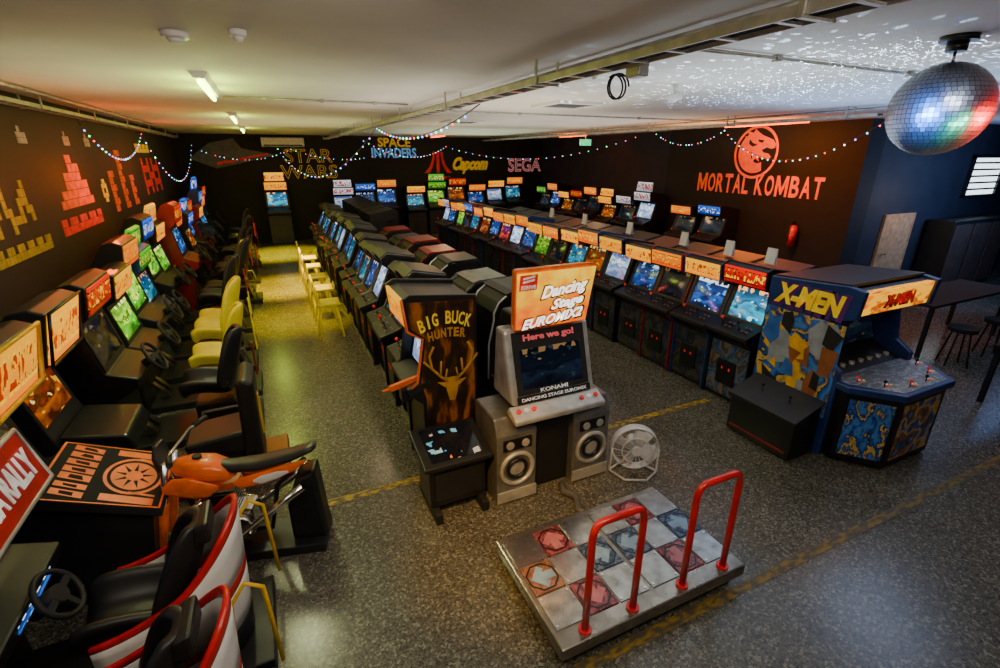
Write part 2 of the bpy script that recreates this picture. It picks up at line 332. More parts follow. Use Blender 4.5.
def upright(name,label,loc,rz,w=.58,mq='orange',sc='blue',side='black',top='black2',near=False,group=None,kick='black2',sz=1.0,topper=False):
    t=thing(name,label,'arcade machine',loc,rz,group); k='up%.3f'%w; h=w/2; t.scale=(1,1,sz)
    P('side_panel',k+'l',lambda m:m.prism(UP,'x',-h,-h+.022),M[side],t,.004)
    P('side_panel',k+'r',lambda m:m.prism(UP,'x',h-.022,h),M[side],t,.004)
    P('body',k+'b',lambda m:m.prism(UPB,'x',-h+.022,h-.022),M['black'],t)
    P('top_cover',k+'t',lambda m:m.prism([(-.2,1.61),(.35,1.507),(.35,1.522),(-.2,1.625)],'x',-h+.03,h-.03),M[top],t)
    P('bezel',k+'z',bezel((-.14,.945),(0,1.345),h-.025,.032,.015),M['black2'],t)
    P('screen',k+'s',screen((-.14,.945),(0,1.345),h-.025,.032),M['s_'+sc],t)
    P('marquee',k+'m',lambda m:m.prism([(-.24,1.398),(-.255,1.398),(-.274,1.58),(-.255,1.58)],'x',-h+.023,h-.023),M['m_'+mq],t)
    P('control_panel',k+'c',lambda m:m.prism([(-.42,.83),(-.415,.875),(-.15,.955),(-.145,.91)],'x',-h+.0,h-.0),M['black2'],t,.006)
    controls(t,k,(-.415,.878),(-.15,.958),h,near,(M['t_red'],M['t_blk']))
    P('kick_panel',k+'k',lambda m:m.box(-h+.03,h-.03,-.282,-.272,.06,.7),M[kick],t)
    d=P('coin_door',k+'d',lambda m:m.box(-.13,.13,-.3,-.282,.2,.5),M['black'],t,.005)
    if near:
        for s in (-.05,.05): P('coin_slot',k+'cs%.2f'%s,lambda m,s=s:m.box(s-.01,s+.01,-.306,-.3,.385,.415),M['coin'],d)
    if topper: P('topper_sign',k+'tp',lambda m:m.prism([(-.24,1.62),(-.2,1.82),(-.16,1.82),(-.16,1.61)],'x',-h+.06,h-.06),M['m_'+mq],t,.01)
    return t
LO=[(.36,0),(-.32,0),(-.32,.68),(-.42,.76),(-.42,.83),(-.2,.9),(.0,1.3),(-.1,1.38),(-.1,1.44),(-.02,1.5),(.36,1.43)]
def lowcab(label,loc,rz,w,sc,side='black',top='grey',group=None,near=False,sz=1):
    t=thing('arcade_cabinet',label,'arcade machine',loc,rz,group); k='lo%.2f'%w; h=w/2; t.scale=(1,1,sz)
    P('side_panel',k+'l',lambda m:m.prism(LO,'x',-h,-h+.03),M[side],t,.006)
    P('side_panel',k+'r',lambda m:m.prism(LO,'x',h-.03,h),M[side],t,.006)
    I=[(.35,.02),(-.29,.02),(-.29,.7),(-.38,.77),(-.38,.8),(-.18,.86),(.03,1.3),(-.06,1.39),(-.06,1.43),(0,1.48),(.35,1.41)]
    P('body',k+'b',lambda m:m.prism(I,'x',-h+.03,h-.03),M['black'],t)
    P('top_cover',k+'t',lambda m:m.prism([(-.1,1.45),(-.02,1.505),(.37,1.435),(.37,1.455),(-.02,1.53),(-.12,1.46)],'x',-h+.02,h-.02),M[top],t,.006)
    for s in (-1,1): P('edge_trim',k+'e%d'%s,lambda m,s=s:m.tube([(s*(h-.012),y,z) for y,z in ((-.42,.84),(-.2,.91),(0,1.3),(-.1,1.385),(-.1,1.45),(-.02,1.51),(.36,1.44))],.009,6),M['silver2'],t)
    P('bezel',k+'z',bezel((-.185,.895),(.02,1.33),h-.032,.035,.015),M['black2'],t)
    P('screen',k+'s',screen((-.185,.895),(.02,1.33),h-.032,.035),M['s_'+sc],t)
    P('control_panel',k+'c',lambda m:m.prism([(-.44,.79),(-.44,.84),(-.2,.91),(-.2,.86)],'x',-h-.004,h+.004),M['black2'],t,.006)
    controls(t,k,(-.435,.843),(-.2,.912),h,near,(M['t_red'],M['btn']))
    d=P('coin_door',k+'d',lambda m:m.box(-.15,.15,-.305,-.29,.18,.52),M['black2'],t,.005)
    for s in (-.05,.05): P('coin_slot',k+'cs%.2f'%s,lambda m,s=s:m.box(s-.012,s+.012,-.311,-.305,.37,.41),M['coin'],d)
    P('foot_rail',k+'f',lambda m:m.box(-h,h,-.335,-.32,.0,.07),M['silver2'],t)
    return t
mqs=['red','yellow','orange','yellow','yellow','orange','yellow','orange','yellow','orange','yellow','orange','yellow','orange','blue','yellow','orange','white','yellow']
scs=['cyan','blue','dark','blue','pale','orange','cyan','dark','green','blue','pale','red','blue','orange','cyan','dark','green','blue','pale']
for i in range(19):
    upright('arcade_cabinet','upright machine, %s marquee, %s screen, %s in right row from big blue cabinet'%(mqs[i],scs[i],ORD[i]),
        (4.95+random.uniform(-.03,.03),3.62+.6*i,0),-PI/2+random.uniform(-.008,.008),.58,mqs[i],scs[i],('black','blue','redd','black')[i%4],'black2',near=i<7,group='long right row of machines',kick='art_kick2' if i==0 else 'art_kick' if i<5 else 'black2',sz=random.uniform(.97,1.03))
for i in range(12):
    upright('arcade_cabinet','dark machine seen from behind with %s flat top, %s in row behind lit row'%('red-brown' if i in (0,3) else 'grey',ORD[i]),
        (5.85,4.0+.68*i,0),PI/2,.62,'orange','blue','black','brown' if i in (0,3) else 'black2',group='row backing onto the long right row',sz=.93)
cs=['cyan','blue','cyan','pale','blue','cyan','blue','cyan','blue','pale','cyan','blue','dark','blue','cyan','dark','blue']
for i in range(17):
    lowcab('low black cabinet, dark top, %s screen, %s in left-facing row behind hunting game'%(cs[i],ORD[i]),
        (1.38+random.uniform(-.05,.03),4.72+.65*i,0),-PI/2+random.uniform(-.02,.02),.53,cs[i],'black',('grey','black2','black2')[i%3],group='left facing row in the middle',near=i<4,sz=random.uniform(.96,1.06))
# racing shells facing right
RS=[(.46,0),(.52,.45),(.5,.9),(.42,1.2)]+arc((.12,1.2),.3,15,95,3)+[(-.22,1.5),(-.3,1.44),(-.27,1.36),(0,1.28),(-.1,.94),(-.32,.86),(-.36,.74),(-.12,.62),(-.12,0)]
cols=['black','silver2','black2','redd','redd','black','redd']; cn=dict(black2='charcoal-hooded',redd='dark red hooded',black='black-hooded',silver2='grey-hooded')
for i in range(7):
    c=cols[i]; t=thing('racing_cabinet','%s round-backed racing cabinet, %s behind the dancing machine'%(cn[c],ORD[i]),'racing machine',(2.42,4.85+.95*i,0),PI/2+random.uniform(-.04,.04),'round-backed racing cabinets'); t.scale=(.92,.92,(.92,.86,.9,.88,.9,.84,.86)[i])
    P('shell','rs',lambda m:m.prism(RS,'x',-.3,.3,0,False),M['black'],t,.015)
    P('hood','rh',lambda m:m.prism(arc((.12,1.2),.335,64,100,2)+[(-.24,1.545),(-.33,1.44)]+[(-.3,1.44),(-.22,1.505)]+arc((.12,1.2),.302,100,64,2),'x',-.32,.32,0,False),M[c],t)
    for s in (-1,1):
        P('side_badge','rb%d'%s,lambda m,s=s:m.prism([(.3,.95),(.3,1.18),(.12,1.34),(-.12,1.38),(.1,1.2),(.14,.95)],'x',s*.301,s*.31),M['silver2' if i%2==0 else 'redd'],t)
        P('edge_trim','re%d'%s,lambda m,s=s:m.tube([(s*.3,y,z) for y,z in [(.5,.45)]+[(.49,.9),(.42,1.2)]+arc((.12,1.2),.31,15,95,3)+[(-.22,1.51)]],.012,6),M['white' if i in (0,2) else 'redd' if c=='redd' else 'silver2'],t)
    P('screen','rsc',screen((-.1,.95),(0,1.28),.28,.03),M['s_'+('blue','dark','cyan')[i%3]],t)
    def wheel(m):
        m.torus((0,0,0),(0,0,1),.14,.016,20,6); m.box(-.14,.14,-.014,.014,-.008,.008); m.box(-.014,.014,-.14,0,-.008,.008); m.cyl((0,0,-.1),(0,0,.01),.035,n=12)
        m.xf(T(0,-.38,.86)@RX(62))
    P('steering_wheel','rw',wheel,M['rubber'],t)
bx=[(.25,'yellow','cyan'),(2.35,'white','pale'),(3.1,'blue','blue'),(3.85,'orange','blue'),(4.9,'yellow','cyan'),(5.7,'green','green'),(6.5,'red','orange'),(7.3,'orange','blue'),(8.1,'yellow','pale'),(8.9,'orange','cyan')]
for i,(x,a,b) in enumerate(bx):
    upright('arcade_cabinet','machine against the back wall with %s marquee and %s screen, %s from the left'%(a,b,ORD[i]),(x,18.05,0),0,.7,a,b,group='machines along the back wall',sz=(1.25,1.1,1.18)[i%3],topper=i in (0,1,5))
rm=[('blue','dark',8.6),('orange','dark',9.5),('white','pale',11.0),('white','dark',11.8),('yellow','orange',12.7),('orange','dark',13.5),('red','dark',14.3),('yellow','orange',15.1),('orange','blue',15.9),('green','dark',16.7)]
for i,(a,b,y) in enumerate(rm):
    upright('arcade_cabinet','machine along the right wall with %s marquee, %s from the fire extinguisher'%(a,ORD[i]),(9.75,y,0),-PI/2,.7,a,b,group='machines along the right wall',sz=(1.05,1.0,1.15)[i%3],topper=i in (2,4))
for i in range(6):
    a=('orange','yellow','white','orange','yellow','green')[i]
    upright('arcade_cabinet','machine at the rear middle with %s marquee, %s beyond the racing cabinets'%(a,ORD[i]),(2.38,11.8+.75*i,0),PI/2,.66,a,'blue',group='rear middle machines',sz=1.0)
# ------------------------------------------------------------------ left row : sit down racers
def bucket(col,t,y0,key,x=0,tall=0.0,wide=1.0):
    path=[(-.60,.37),(-.64,.42),(-.8,.41),(-.95,.37),(-1.04,.39),(-1.09,.5),(-1.14,.65+tall*.5),(-1.2,.82+tall),(-1.23,.95+tall),(-1.22,1.0+tall)]
    def f(m):
        n=len(path)-1
        def g(u,v):
            i=min(int(v*n),n-1); q=v*n-i; y=path[i][0]*(1-q)+path[i+1][0]*q; z=path[i][1]*(1-q)+path[i+1][1]*q
            a=(u*2-1); ww=wide*.235*(1-.5*max(0,v-.74)/.26+.14*math.sin(PI*min(1,max(0,(v-.4)/.35)))); wing=.17*abs(a)**2.6*(1-.6*max(0,v-.8)/.2)
            fx=min(1,max(0,(v-.4)*5)); return (x+a*ww,y+y0+wing*fx,z+wing*(1-fx))
        m.grid(g,14,24)
    o=P('seat',key,f,M[col],t,solid=.06)
    b=o.modifiers.new('sub','SUBSURF'); b.levels=1; b.render_levels=1
    return o
D=[(.45,0),(-.12,0),(-.12,.58),(-.32,.68),(-.33,.77),(-.1,.85),(.0,1.28),(-.1,1.34),(-.14,1.6),(-.05,1.64),(.06,1.62),(.45,1.1)]
def sitdown(label,loc,seat,mq,sc,group,body='black',sz=1,topper=False):
    t=thing('sit_down_racing_machine',label,'racing machine',loc,PI/2,group)
    P('monitor_cabinet','sd',lambda m:m.prism(D,'x',-.36,.36),M[body],t,.012)
    P('screen','sds',screen((-.1,.86),(.0,1.28),.35,.035,.004,.015),M['s_'+sc],t)
    P('bezel','sdz',bezel((-.1,.86),(.0,1.28),.355,.04,.012),M['black2'],t)
    P('marquee','sdm',lambda m:m.prism([(-.105,1.365),(-.12,1.365),(-.155,1.585),(-.14,1.585)],'x',-.33,.33),M['m_'+mq],t)
    P('base_plate','sdb',lambda m:m.box(-.32,.32,-1.28,-.12,0,.08),M['black2'],t,.01)
    P('seat_pedestal','sdp',lambda m:m.prism([(-.68,.08),(-.68,.33),(-1.05,.33),(-1.12,.08)],'x',-.17,.17),M['black'],t,.01)
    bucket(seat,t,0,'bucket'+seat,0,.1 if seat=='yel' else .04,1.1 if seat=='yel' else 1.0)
    P('seat_stripe','sstr',lambda m:m.box(-.03,.03,-1.3,-1.285,.5,.85),M['redd' if seat!='yel' else 'yel'],t)
    def wheel(m):
        m.torus((0,0,0),(0,0,1),.15,.017,20,6); m.box(-.15,.15,-.014,.014,-.008,.008); m.box(-.014,.014,-.15,0,-.008,.008); m.cyl((0,0,-.12),(0,0,.012),.04,n=12); m.xf(T(0,-.42,.84)@RX(60))
    P('steering_wheel','sdw',wheel,M['rubber'],t)
    P('dash_fascia','sddf',lambda m:m.prism([(-.325,.7),(-.335,.76),(-.12,.845),(-.11,.8)],'x',-.3,.3),M['black2'],t,.008)
    P('seat_rail','sdr',lambda m:m.tube([(-.27,-.7,.08),(-.27,-.75,.3),(-.27,-1.15,.3),(-.27,-1.2,.08)],.016,6),M['silver2'],t)
    for s in (-.08,.08): P('pedal','pd%.2f'%s,lambda m,s=s:m.prism([(-.2,.1),(-.3,.12),(-.16,.3),(-.14,.29)],'x',s-.04,s+.04),M['steel'],t)
    if topper: P('topper_sign','sdt',lambda m:m.prism([(-.06,1.63),(-.1,1.88),(-.04,1.9),(.06,1.6)],'x',-.28,.28),M['m_'+mq],t,.02)
    t.scale=(1,1,sz); return t
ly=[(5.5,'vinyl','red','dark'),(6.4,'yel','yellow','green'),(7.22,'yel','orange','green'),(8.04,'yel','green','cyan'),(8.95,'vinyl','blue','green'),(9.85,'vinyl','yellow','green'),(10.75,'vinyl','red','blue'),(11.65,'vinyl','orange','red'),(12.55,'vinyl','blue','orange'),(13.45,'vinyl','red','blue'),(14.35,'vinyl','yellow','dark'),(15.25,'vinyl','blue','blue'),(16.15,'vinyl','orange','cyan'),(17.05,'vinyl','red','dark')]
for i,(y,s,a,b) in enumerate(ly):
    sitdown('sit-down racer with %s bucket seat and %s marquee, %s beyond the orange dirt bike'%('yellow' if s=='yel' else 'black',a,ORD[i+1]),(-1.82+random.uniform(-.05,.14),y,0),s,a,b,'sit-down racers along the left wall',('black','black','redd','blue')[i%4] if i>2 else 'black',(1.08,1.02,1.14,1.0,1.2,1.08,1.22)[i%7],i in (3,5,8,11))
# twin rally machine
t=thing('twin_rally_machine','twin sit-down rally machine, red-striped white seat shells and yellow rails, near left corner','racing machine',(-1.75,2.27,0),PI/2)
TW=[(.5,0),(-.1,0),(-.1,.55),(-.38,.66),(-.4,.76),(-.14,.84),(-.02,1.13),(-.42,1.16),(-.46,1.18),(-.385,1.48),(-.31,1.51),(.5,1.28)]
P('monitor_cabinet',None,lambda m:m.prism(TW,'x',-.72,.72),M['black'],t,.015)
hm=mat('header_red',(.4,.01,.006),.4,es=.12)
SL=((-.463,1.185),(-.388,1.485)); HS=slopeM(*SL)
for x in (-.355,.36):
    b=P('header_sign',None,lambda m,x=x:(m.box(x-.335,x+.335,.0,.305,.0,.012),m.xf(HS)),hm,t,.004)
    P('header_rim',None,lambda m,x=x:(m.tube([(x-.34,0,.01),(x+.34,0,.01),(x+.34,.31,.01),(x-.34,.31,.01)],.012,8,0,True),m.xf(HS)),M['silver'],b)
    text('header_lettering','SEGA RALLY',.58,.15,M['t_wht'],b,T(x,0,0)@HS@T(0,.155,.016),.003,.03)
for x in (-.35,.35):
    def scr(m,x=x): screen((-.13,.845),(-.02,1.12),.31,.02,.004,.015)(m); m.xf(T(x,0,0))
    P('screen',None,scr,M['s_blue'],t)
    def wheel(m,x=x):
        m.torus((0,0,0),(0,0,1),.13,.015,24,8); m.box(-.13,.13,-.016,.016,-.008,.008); m.box(-.016,.016,-.13,0,-.008,.008); m.cyl((0,0,-.14),(0,0,.012),.05,n=14); m.xf(T(x,-.48,.7)@RX(58))
    P('steering_wheel',None,wheel,M['rubber'],t)
    P('dash_lamp',None,lambda m,x=x:m.box(x-.2,x+.2,-.395,-.385,.69,.73),M['s_blue'],t)
    P('base_plate',None,lambda m,x=x:m.box(x-.33,x+.33,-1.4,-.1,0,.1),M['black2'],t,.01)
    P('seat_pedestal',None,lambda m,x=x:m.prism([(-.7,.1),(-.7,.36),(-1.1,.36),(-1.15,.1)],'x',x-.2,x+.2),M['black'],t,.01)
    st=bucket('vinyl',t,.05,None,x,-.04,.92)
    def shp(th,x=x): # wrap-around shell plan: rear arc then straight sides
        a=abs(th); s=1 if th>0 else -1
        if a<=90: return (x+.28*math.sin(math.radians(th)),-1.06-.26*math.cos(math.radians(th)))
        return (x+s*.28,-1.06+(a-90)/50*.4)
    def top(th): q=min(1,abs(th)/140); return 1.0-.46*(q*q*(3-2*q))
    def seatshell(m):
        for v0,v1,mi in ((0,.2,2),(.2,.5,0),(.5,.58,1),(.58,.93,0),(.93,1.0,1)):
            def g(u,v,v0=v0,v1=v1):
                th=(u*2-1)*140; X,Y=shp(th); w=v0+(v1-v0)*v; lean=.05*w*math.cos(math.radians(min(90,abs(th)))); return (X,Y-lean+.03,.1+(top(th)-.1)*w)
            m.grid(g,36,3,mi)
    P('seat_shell',None,seatshell,[M['white'],M['red'],M['black']],st,0,.025)
    P('headrest_pad',None,lambda m,x=x:m.prism([(-1.1,.84),(-1.13,.95),(-1.2,.97),(-1.2,.84)],'x',x-.12,x+.12),M['vinyl'],st,.02)
for x in (.0,.7):
    P('yellow_rail',None,lambda m,x=x:m.tube([(x,-1.22,.1),(x,-1.26,.6),(x,-1.34,.72),(x,-1.42,.66),(x,-1.44,.1)],.012),M['yrail'],t)
# motocross machine
t=thing('motocross_machine','orange dirt bike ride-on machine with black seat, behind the rally seats','motorcycle machine',(-1.8,3.66,0),PI/2)
MC=[(.5,0),(-.1,0),(-.1,.7),(-.05,.85),(.06,1.3),(-.18,1.36),(-.27,1.76),(-.18,1.8),(-.06,1.78),(.5,1.1)]
P('monitor_cabinet',None,lambda m:m.prism(MC,'x',-.3,.36),M['black'],t,.012)
MQP=[(-.185,1.38),(-.2,1.38),(-.285,1.745),(-.265,1.745)]
P('marquee',None,lambda m:m.prism(MQP,'x',-.28,.34),M['m_yellow'],t)
P('marquee_rim',None,lambda m:m.tube([(-.3,-.215,1.37),(.36,-.215,1.37),(.36,-.29,1.76),(-.3,-.29,1.76)],.016,8,0,True),M['yrail'],t)
P('screen',None,screen((-.05,.86),(.06,1.3),.29,.03),M['s_dark'],t)
gp=P('graphic_panel',None,lambda m:m.prism([(-.2,.86),(-.26,.92),(-.86,.64),(-.86,.57)],'x',-.42,.24),M['matte'],t,.012)
GS=slopeM((-.86,.642),(-.26,.922))
random.seed(33)
def graf(m): # round badge, slanted block strokes and border printed on the dark panel
    c=(-.09,.2); n=28
    for r0,r1,mi in ((.15,.17,0),(.0,.13,0)):
        for i in range(n):
            a,b=2*PI*i/n,2*PI*(i+1)/n; m.add([(c[0]+r*1.25*math.cos(q),c[1]+r*math.sin(q),.002) for r,q in ((r0,a),(r1,a),(r1,b),(r0,b))],[(0,1,2,3)],mi)
    for i in range(9):
        a=2*PI*i/9; m.add([(c[0]+.06*math.cos(a-.25),c[1]+.05*math.sin(a-.25),.003),(c[0]+.15*math.cos(a),c[1]+.12*math.sin(a),.003),(c[0]+.06*math.cos(a+.25),c[1]+.05*math.sin(a+.25),.003)],[(0,1,2)],2)
    for x0,x1,v0,v1,k in ((-.4,-.33,.05,.34,.02),(.13,.2,.05,.34,.01),(-.31,-.29,.05,.2,.02),(.09,.11,.05,.2,.02)): m.add([(x0,v0,.002),(x1,v0,.002),(x1+k,v1,.002),(x0+k,v1,.002)],[(0,1,2,3)],0)
    for i in range(7):
        x=-.38+.085*i; v=.42; w_=random.uniform(.045,.07)
        m.add([(x,v,.0022),(x+w_,v,.0022),(x+w_+.03,v+.17,.0022),(x+.03,v+.17,.0022)],[(0,1,2,3)],0)
        m.add([(x+.016,v+random.uniform(.03,.06),.003),(x+w_-.006,v+.05,.003),(x+w_+.008,v+random.uniform(.09,.13),.003),(x+.036,v+.12,.003)],[(0,1,2,3)],2)
    for x0,x1,v0,v1 in ((-.42,.24,.0,.012),(-.42,.24,.645,.66),(-.42,-.41,0,.66),(.23,.24,0,.66)): m.add([(x0,v0,.002),(x1,v0,.002),(x1,v1,.002),(x0,v1,.002)],[(0,1,2,3)],0)
    m.xf(GS)
P('printed_graphic',None,graf,[M['orange'],M['t_dim'],M['matte']],gp)
P('panel_support',None,lambda m:m.prism([(-.1,.0),(-.1,.84),(-.22,.86),(-.8,.58),(-.7,0)],'x',-.36,.2),M['black2'],t)
tw=(T(-1.8,3.66,0)@RZ(90)).inverted()
BW=tw@T(-.42,3.4,0)@RZ(166)@Matrix.Scale(.86,4)     # bike frame: +x towards the wall
def B(name,fn,m,bevel=0,solid=0,par=None):
    def f(b): fn(b); b.xf(BW)
    return P(name,None,f,m,par or t,bevel,solid)
B('base_plate',lambda m:m.box(-.56,.7,-.2,.2,0,.09),M['black2'],.01)
B('bike_seat',lambda m:m.loft([(-.56,.96,.03,.015),(-.53,.95,.07,.03),(-.36,.895,.085,.04),(-.1,.845,.095,.044),(.1,.845,.08,.042),(.22,.87,.055,.034),(.26,.885,.025,.014)]),M['vinyl'])
B('fuel_tank',lambda m:m.loft([(.1,.78,.03,.03),(.14,.81,.095,.065),(.26,.85,.125,.09),(.4,.875,.115,.085),(.52,.89,.075,.06),(.56,.89,.03,.02)],18),M['orange'])
B('tank_cap',lambda m:m.cyl((.36,0,.95),(.36,0,.975),.035,n=14),M['rubber'])
for s in (-1,1):
    B('side_shroud',lambda m,s=s:m.loft([(.2,.74,.012,.02),(.28,.73,.016,.07),(.4,.76,.016,.1),(.52,.78,.012,.08),(.6,.76,.01,.03)],10).xf(T(0,s*.135,0)),M['orange'])
    B('tail_panel',lambda m,s=s:m.loft([(-.48,.88,.008,.01),(-.38,.83,.012,.04),(-.15,.76,.014,.06),(.05,.73,.012,.05),(.1,.73,.006,.01)],10).xf(T(0,s*.095,0)),M['orange'])
    B('number_panel',lambda m,s=s:m.loft([(-.34,.8,.004,.01),(-.25,.78,.006,.035),(-.12,.75,.006,.04),(-.06,.745,.004,.01)],10).xf(T(0,s*.113,0)),M['white'])
    B('fork',lambda m,s=s:m.cyl((.56,s*.09,.98),(.74,s*.09,.1),.026,n=10),M['chrome'])
    B('fork_guard',lambda m,s=s:m.cyl((.64,s*.09,.62),(.73,s*.09,.2),.038,.034,n=10),M['orange'])
    B('foot_peg',lambda m,s=s:m.cyl((.0,s*.1,.33),(.0,s*.26,.33),.018,n=8),M['steel'])
    B('grip',lambda m,s=s:m.cyl((.44,s*.24,1.12),(.38,s*.36,1.13),.022,n=10),M['rubber'])
B('handlebar',lambda m:m.tube([(.38,-.36,1.13),(.46,-.2,1.11),(.54,-.08,1.02),(.54,.08,1.02),(.46,.2,1.11),(.38,.36,1.13)],.014),M['chrome'])
NPt=((-.09,.9),(.09,.9),(.11,1.04),(.06,1.12),(-.06,1.12),(-.11,1.04))
B('number_plate',lambda m:m.add([(.6,y,z) for y,z in NPt]+[(.63,y,z) for y,z in NPt],[(0,1,2,3,4,5),(11,10,9,8,7,6)]+[(i,(i+1)%6,6+(i+1)%6,6+i) for i in range(6)]),M['black2'],.006)
B('crankcase',lambda m:m.box(.0,.36,-.11,.11,.2,.46),M['chrome'],.02)
for s in (-1,1):
    B('engine_cover',lambda m,s=s:(m.cyl((.1,s*.11,.33),(.1,s*.17,.33),.12,.1,n=20),m.cyl((.27,s*.11,.28),(.27,s*.15,.28),.07,n=16)),M['steel'])
for z in range(7): B('cooling_fin',lambda m,z=z:m.box(.1,.36,-.12,.12,.46+z*.036,.478+z*.036),M['chrome'])
for s in (1,-1): B('exhaust_pipe',lambda m,s=s:m.tube([(.34,s*.08,.6),(.48,s*.14,.5),(.46,s*.18,.3),(.3,s*.19,.22),(.1,s*.19,.26),(-.15,s*.18,.46),(-.45,s*.16,.68)],.036),M['chrome'])
B('frame_tube',lambda m:m.tube([(.56,0,.9),(.46,.0,.4),(.38,0,.17),(-.1,0,.17),(-.2,0,.6),(-.45,0,.84)],.022),M['black'])
B('rear_support',lambda m:m.prism([(-.28,.09),(-.28,.45),(-.38,.72),(-.54,.78),(-.58,.09)],'y',-.12,.12),M['black'],.03)
# machine with lettering on its side and tall black backrest
t=thing('ride_on_machine','black machine with yellow marquee, tall black backrest and red base plate, beyond the dirt bike','arcade machine',(-1.8,4.52,0),PI/2)
P('monitor_cabinet',None,lambda m:m.prism(MC,'x',-.3,.36),M['black2'],t,.012)
P('marquee',None,lambda m:m.prism(MQP,'x',-.28,.34),M['m_yellow'],t)
P('marquee_rim',None,lambda m:m.tube([(-.3,-.215,1.37),(.36,-.215,1.37),(.36,-.29,1.76),(-.3,-.29,1.76)],.012,8,0,True),M['black'],t)
P('screen',None,screen((-.05,.86),(.06,1.3),.31,.03),M['s_orange'],t)
text('side_lettering','NAMCO',.3,.08,M['t_wht'],t,T(-.303,-.02,1.46)@RZ(-90)@RX(90))
P('console',None,lambda m:m.prism([(-.1,.3),(-.1,.8),(-.5,.72),(-.55,.6),(-.3,.3)],'x',-.28,.3),M['black'],t,.02)
P('base_plate',None,lambda m:m.box(-.3,.36,-1.62,-.1,0,.08),M['redd'],t,.01)
P('seat_cushion',None,lambda m:m.prism([(-.85,.3),(-.82,.46),(-1.3,.5),(-1.3,.3)],'x',-.2,.24),M['vinyl'],t,.03)
P('seat_pedestal',None,lambda m:m.box(-.14,.18,-1.25,-.9,.08,.31),M['black'],t,.01)
P('backrest',None,lambda m:m.prism([(-1.26,.08),(-1.3,.95),(-1.36,1.0),(-1.44,.95),(-1.42,.08)],'x',-.22,.26),M['vinyl'],t,.03)
P('rear_decal',None,lambda m:m.box(-.03,.06,-1.446,-1.43,.35,.75),M['yrail'],t)
# ------------------------------------------------------------------ hunting cabinet
t=thing('hunting_cabinet','black shooting cabinet with antler art on its side, left of the dancing machine','arcade machine',(1.1,3.87,0),-PI/2)
HB=[(.34,0),(-.16,0),(-.16,.8),(-.26,.9),(-.26,.98),(-.2,1.02),(-.14,1.4),(-.26,1.48),(-.29,1.74),(-.22,1.78),(.34,1.72)]
P('side_panel',None,lambda m:m.prism(HB,'x',.27,.3),M['black'],t,.006)
P('side_panel',None,lambda m:m.prism(HB,'x',-.3,-.27),M['black'],t,.006)
P('body',None,lambda m:m.prism([(.32,.02),(-.14,.02),(-.14,.8),(-.22,.9),(-.22,.94),(-.08,1.0),(0,1.42),(-.24,1.5),(-.26,1.72),(-.2,1.75),(.32,1.69)],'x',-.27,.27),M['black2'],t)
P('marquee',None,lambda m:m.prism([(-.24,1.5),(-.262,1.5),(-.286,1.73),(-.26,1.73)],'x',-.265,.265),M['m_yellow'],t)
P('side_trim',None,lambda m:m.tube([(.305,-.26,.98),(.305,-.2,1.02),(.305,-.14,1.4),(.305,-.26,1.48),(.305,-.29,1.74)],.012,6),M['orange'],t)
P('screen',None,screen((-.1,1.02),(-.02,1.42),.265,.03),M['s_pale'],t)
P('control_panel',None,lambda m:m.prism([(-.28,.9),(-.29,.97),(-.1,1.03),(-.09,.98)],'x',-.31,.31),M['black2'],t,.006)
P('side_art',None,lambda m:m.prism([(.31,.35),(-.13,.35),(-.13,.85),(-.17,1.02),(-.11,1.4),(-.23,1.5),(-.25,1.72),(.31,1.68)],'x',.3,.303),M['art_side'],t)
sd=T(.3005,.04,0)@RZ(90)@RX(90)
for i,ch in enumerate('BIG BUCK'):
    if ch==' ': continue
    q=(i-3.5)/3.5; text('side_lettering',ch,.016 if ch=='I' else .05,.11,M['t_yel'],t,sd@T(.02+.2*q,1.56-.05*q*q,.004)@RZ(-14*q),.004,.02)
for i,ch in enumerate('HUNTER'):
    q=(i-2.5)/2.5; text('side_lettering',ch,.045,.08,M['t_dim'],t,sd@T(.03+.14*q,1.43-.02*q*q,.004)@RZ(-8*q),.004,.03)
def antler(m):
    for s in (-1,1):
        m.tube([(s*.03,.98,0),(s*.1,1.04,0),(s*.17,1.12,0),(s*.19,1.24,0),(s*.15,1.32,0)],.012,6)
        m.tube([(s*.1,1.04,0),(s*.09,1.18,0)],.01,6); m.tube([(s*.17,1.12,0),(s*.24,1.2,0)],.01,6); m.tube([(s*.06,1.0,0),(s*.04,1.1,0)],.008,6)
    m.prism([(-.06,1.02),(.06,1.02),(.05,.9),(.025,.8),(-.025,.8),(-.05,.9)],'z',-.003,.004)
    for s in (-1,1): m.prism([(s*.05,.98),(s*.13,.99),(s*.06,.93)],'z',-.003,.004)
    m.xf(sd@T(.06,0,.006))
P('antler_emblem',None,antler,M['t_dim'],t)
def gun(m,c):
    m.box(-.02,.02,-.18,.12,-.025,.025); m.box(-.018,.018,.1,.22,-.06,.01); m.cyl((0,-.18,0),(0,-.24,0),.014,n=10); m.xf(T(*c)@RX(12))
P('toy_rifle',None,lambda m:gun(m,(.2,-.24,1.0)),M['orange'],t,.008)
P('gun_holster',None,lambda m:m.box(.14,.26,-.33,-.24,.84,.96),M['black'],t,.008)
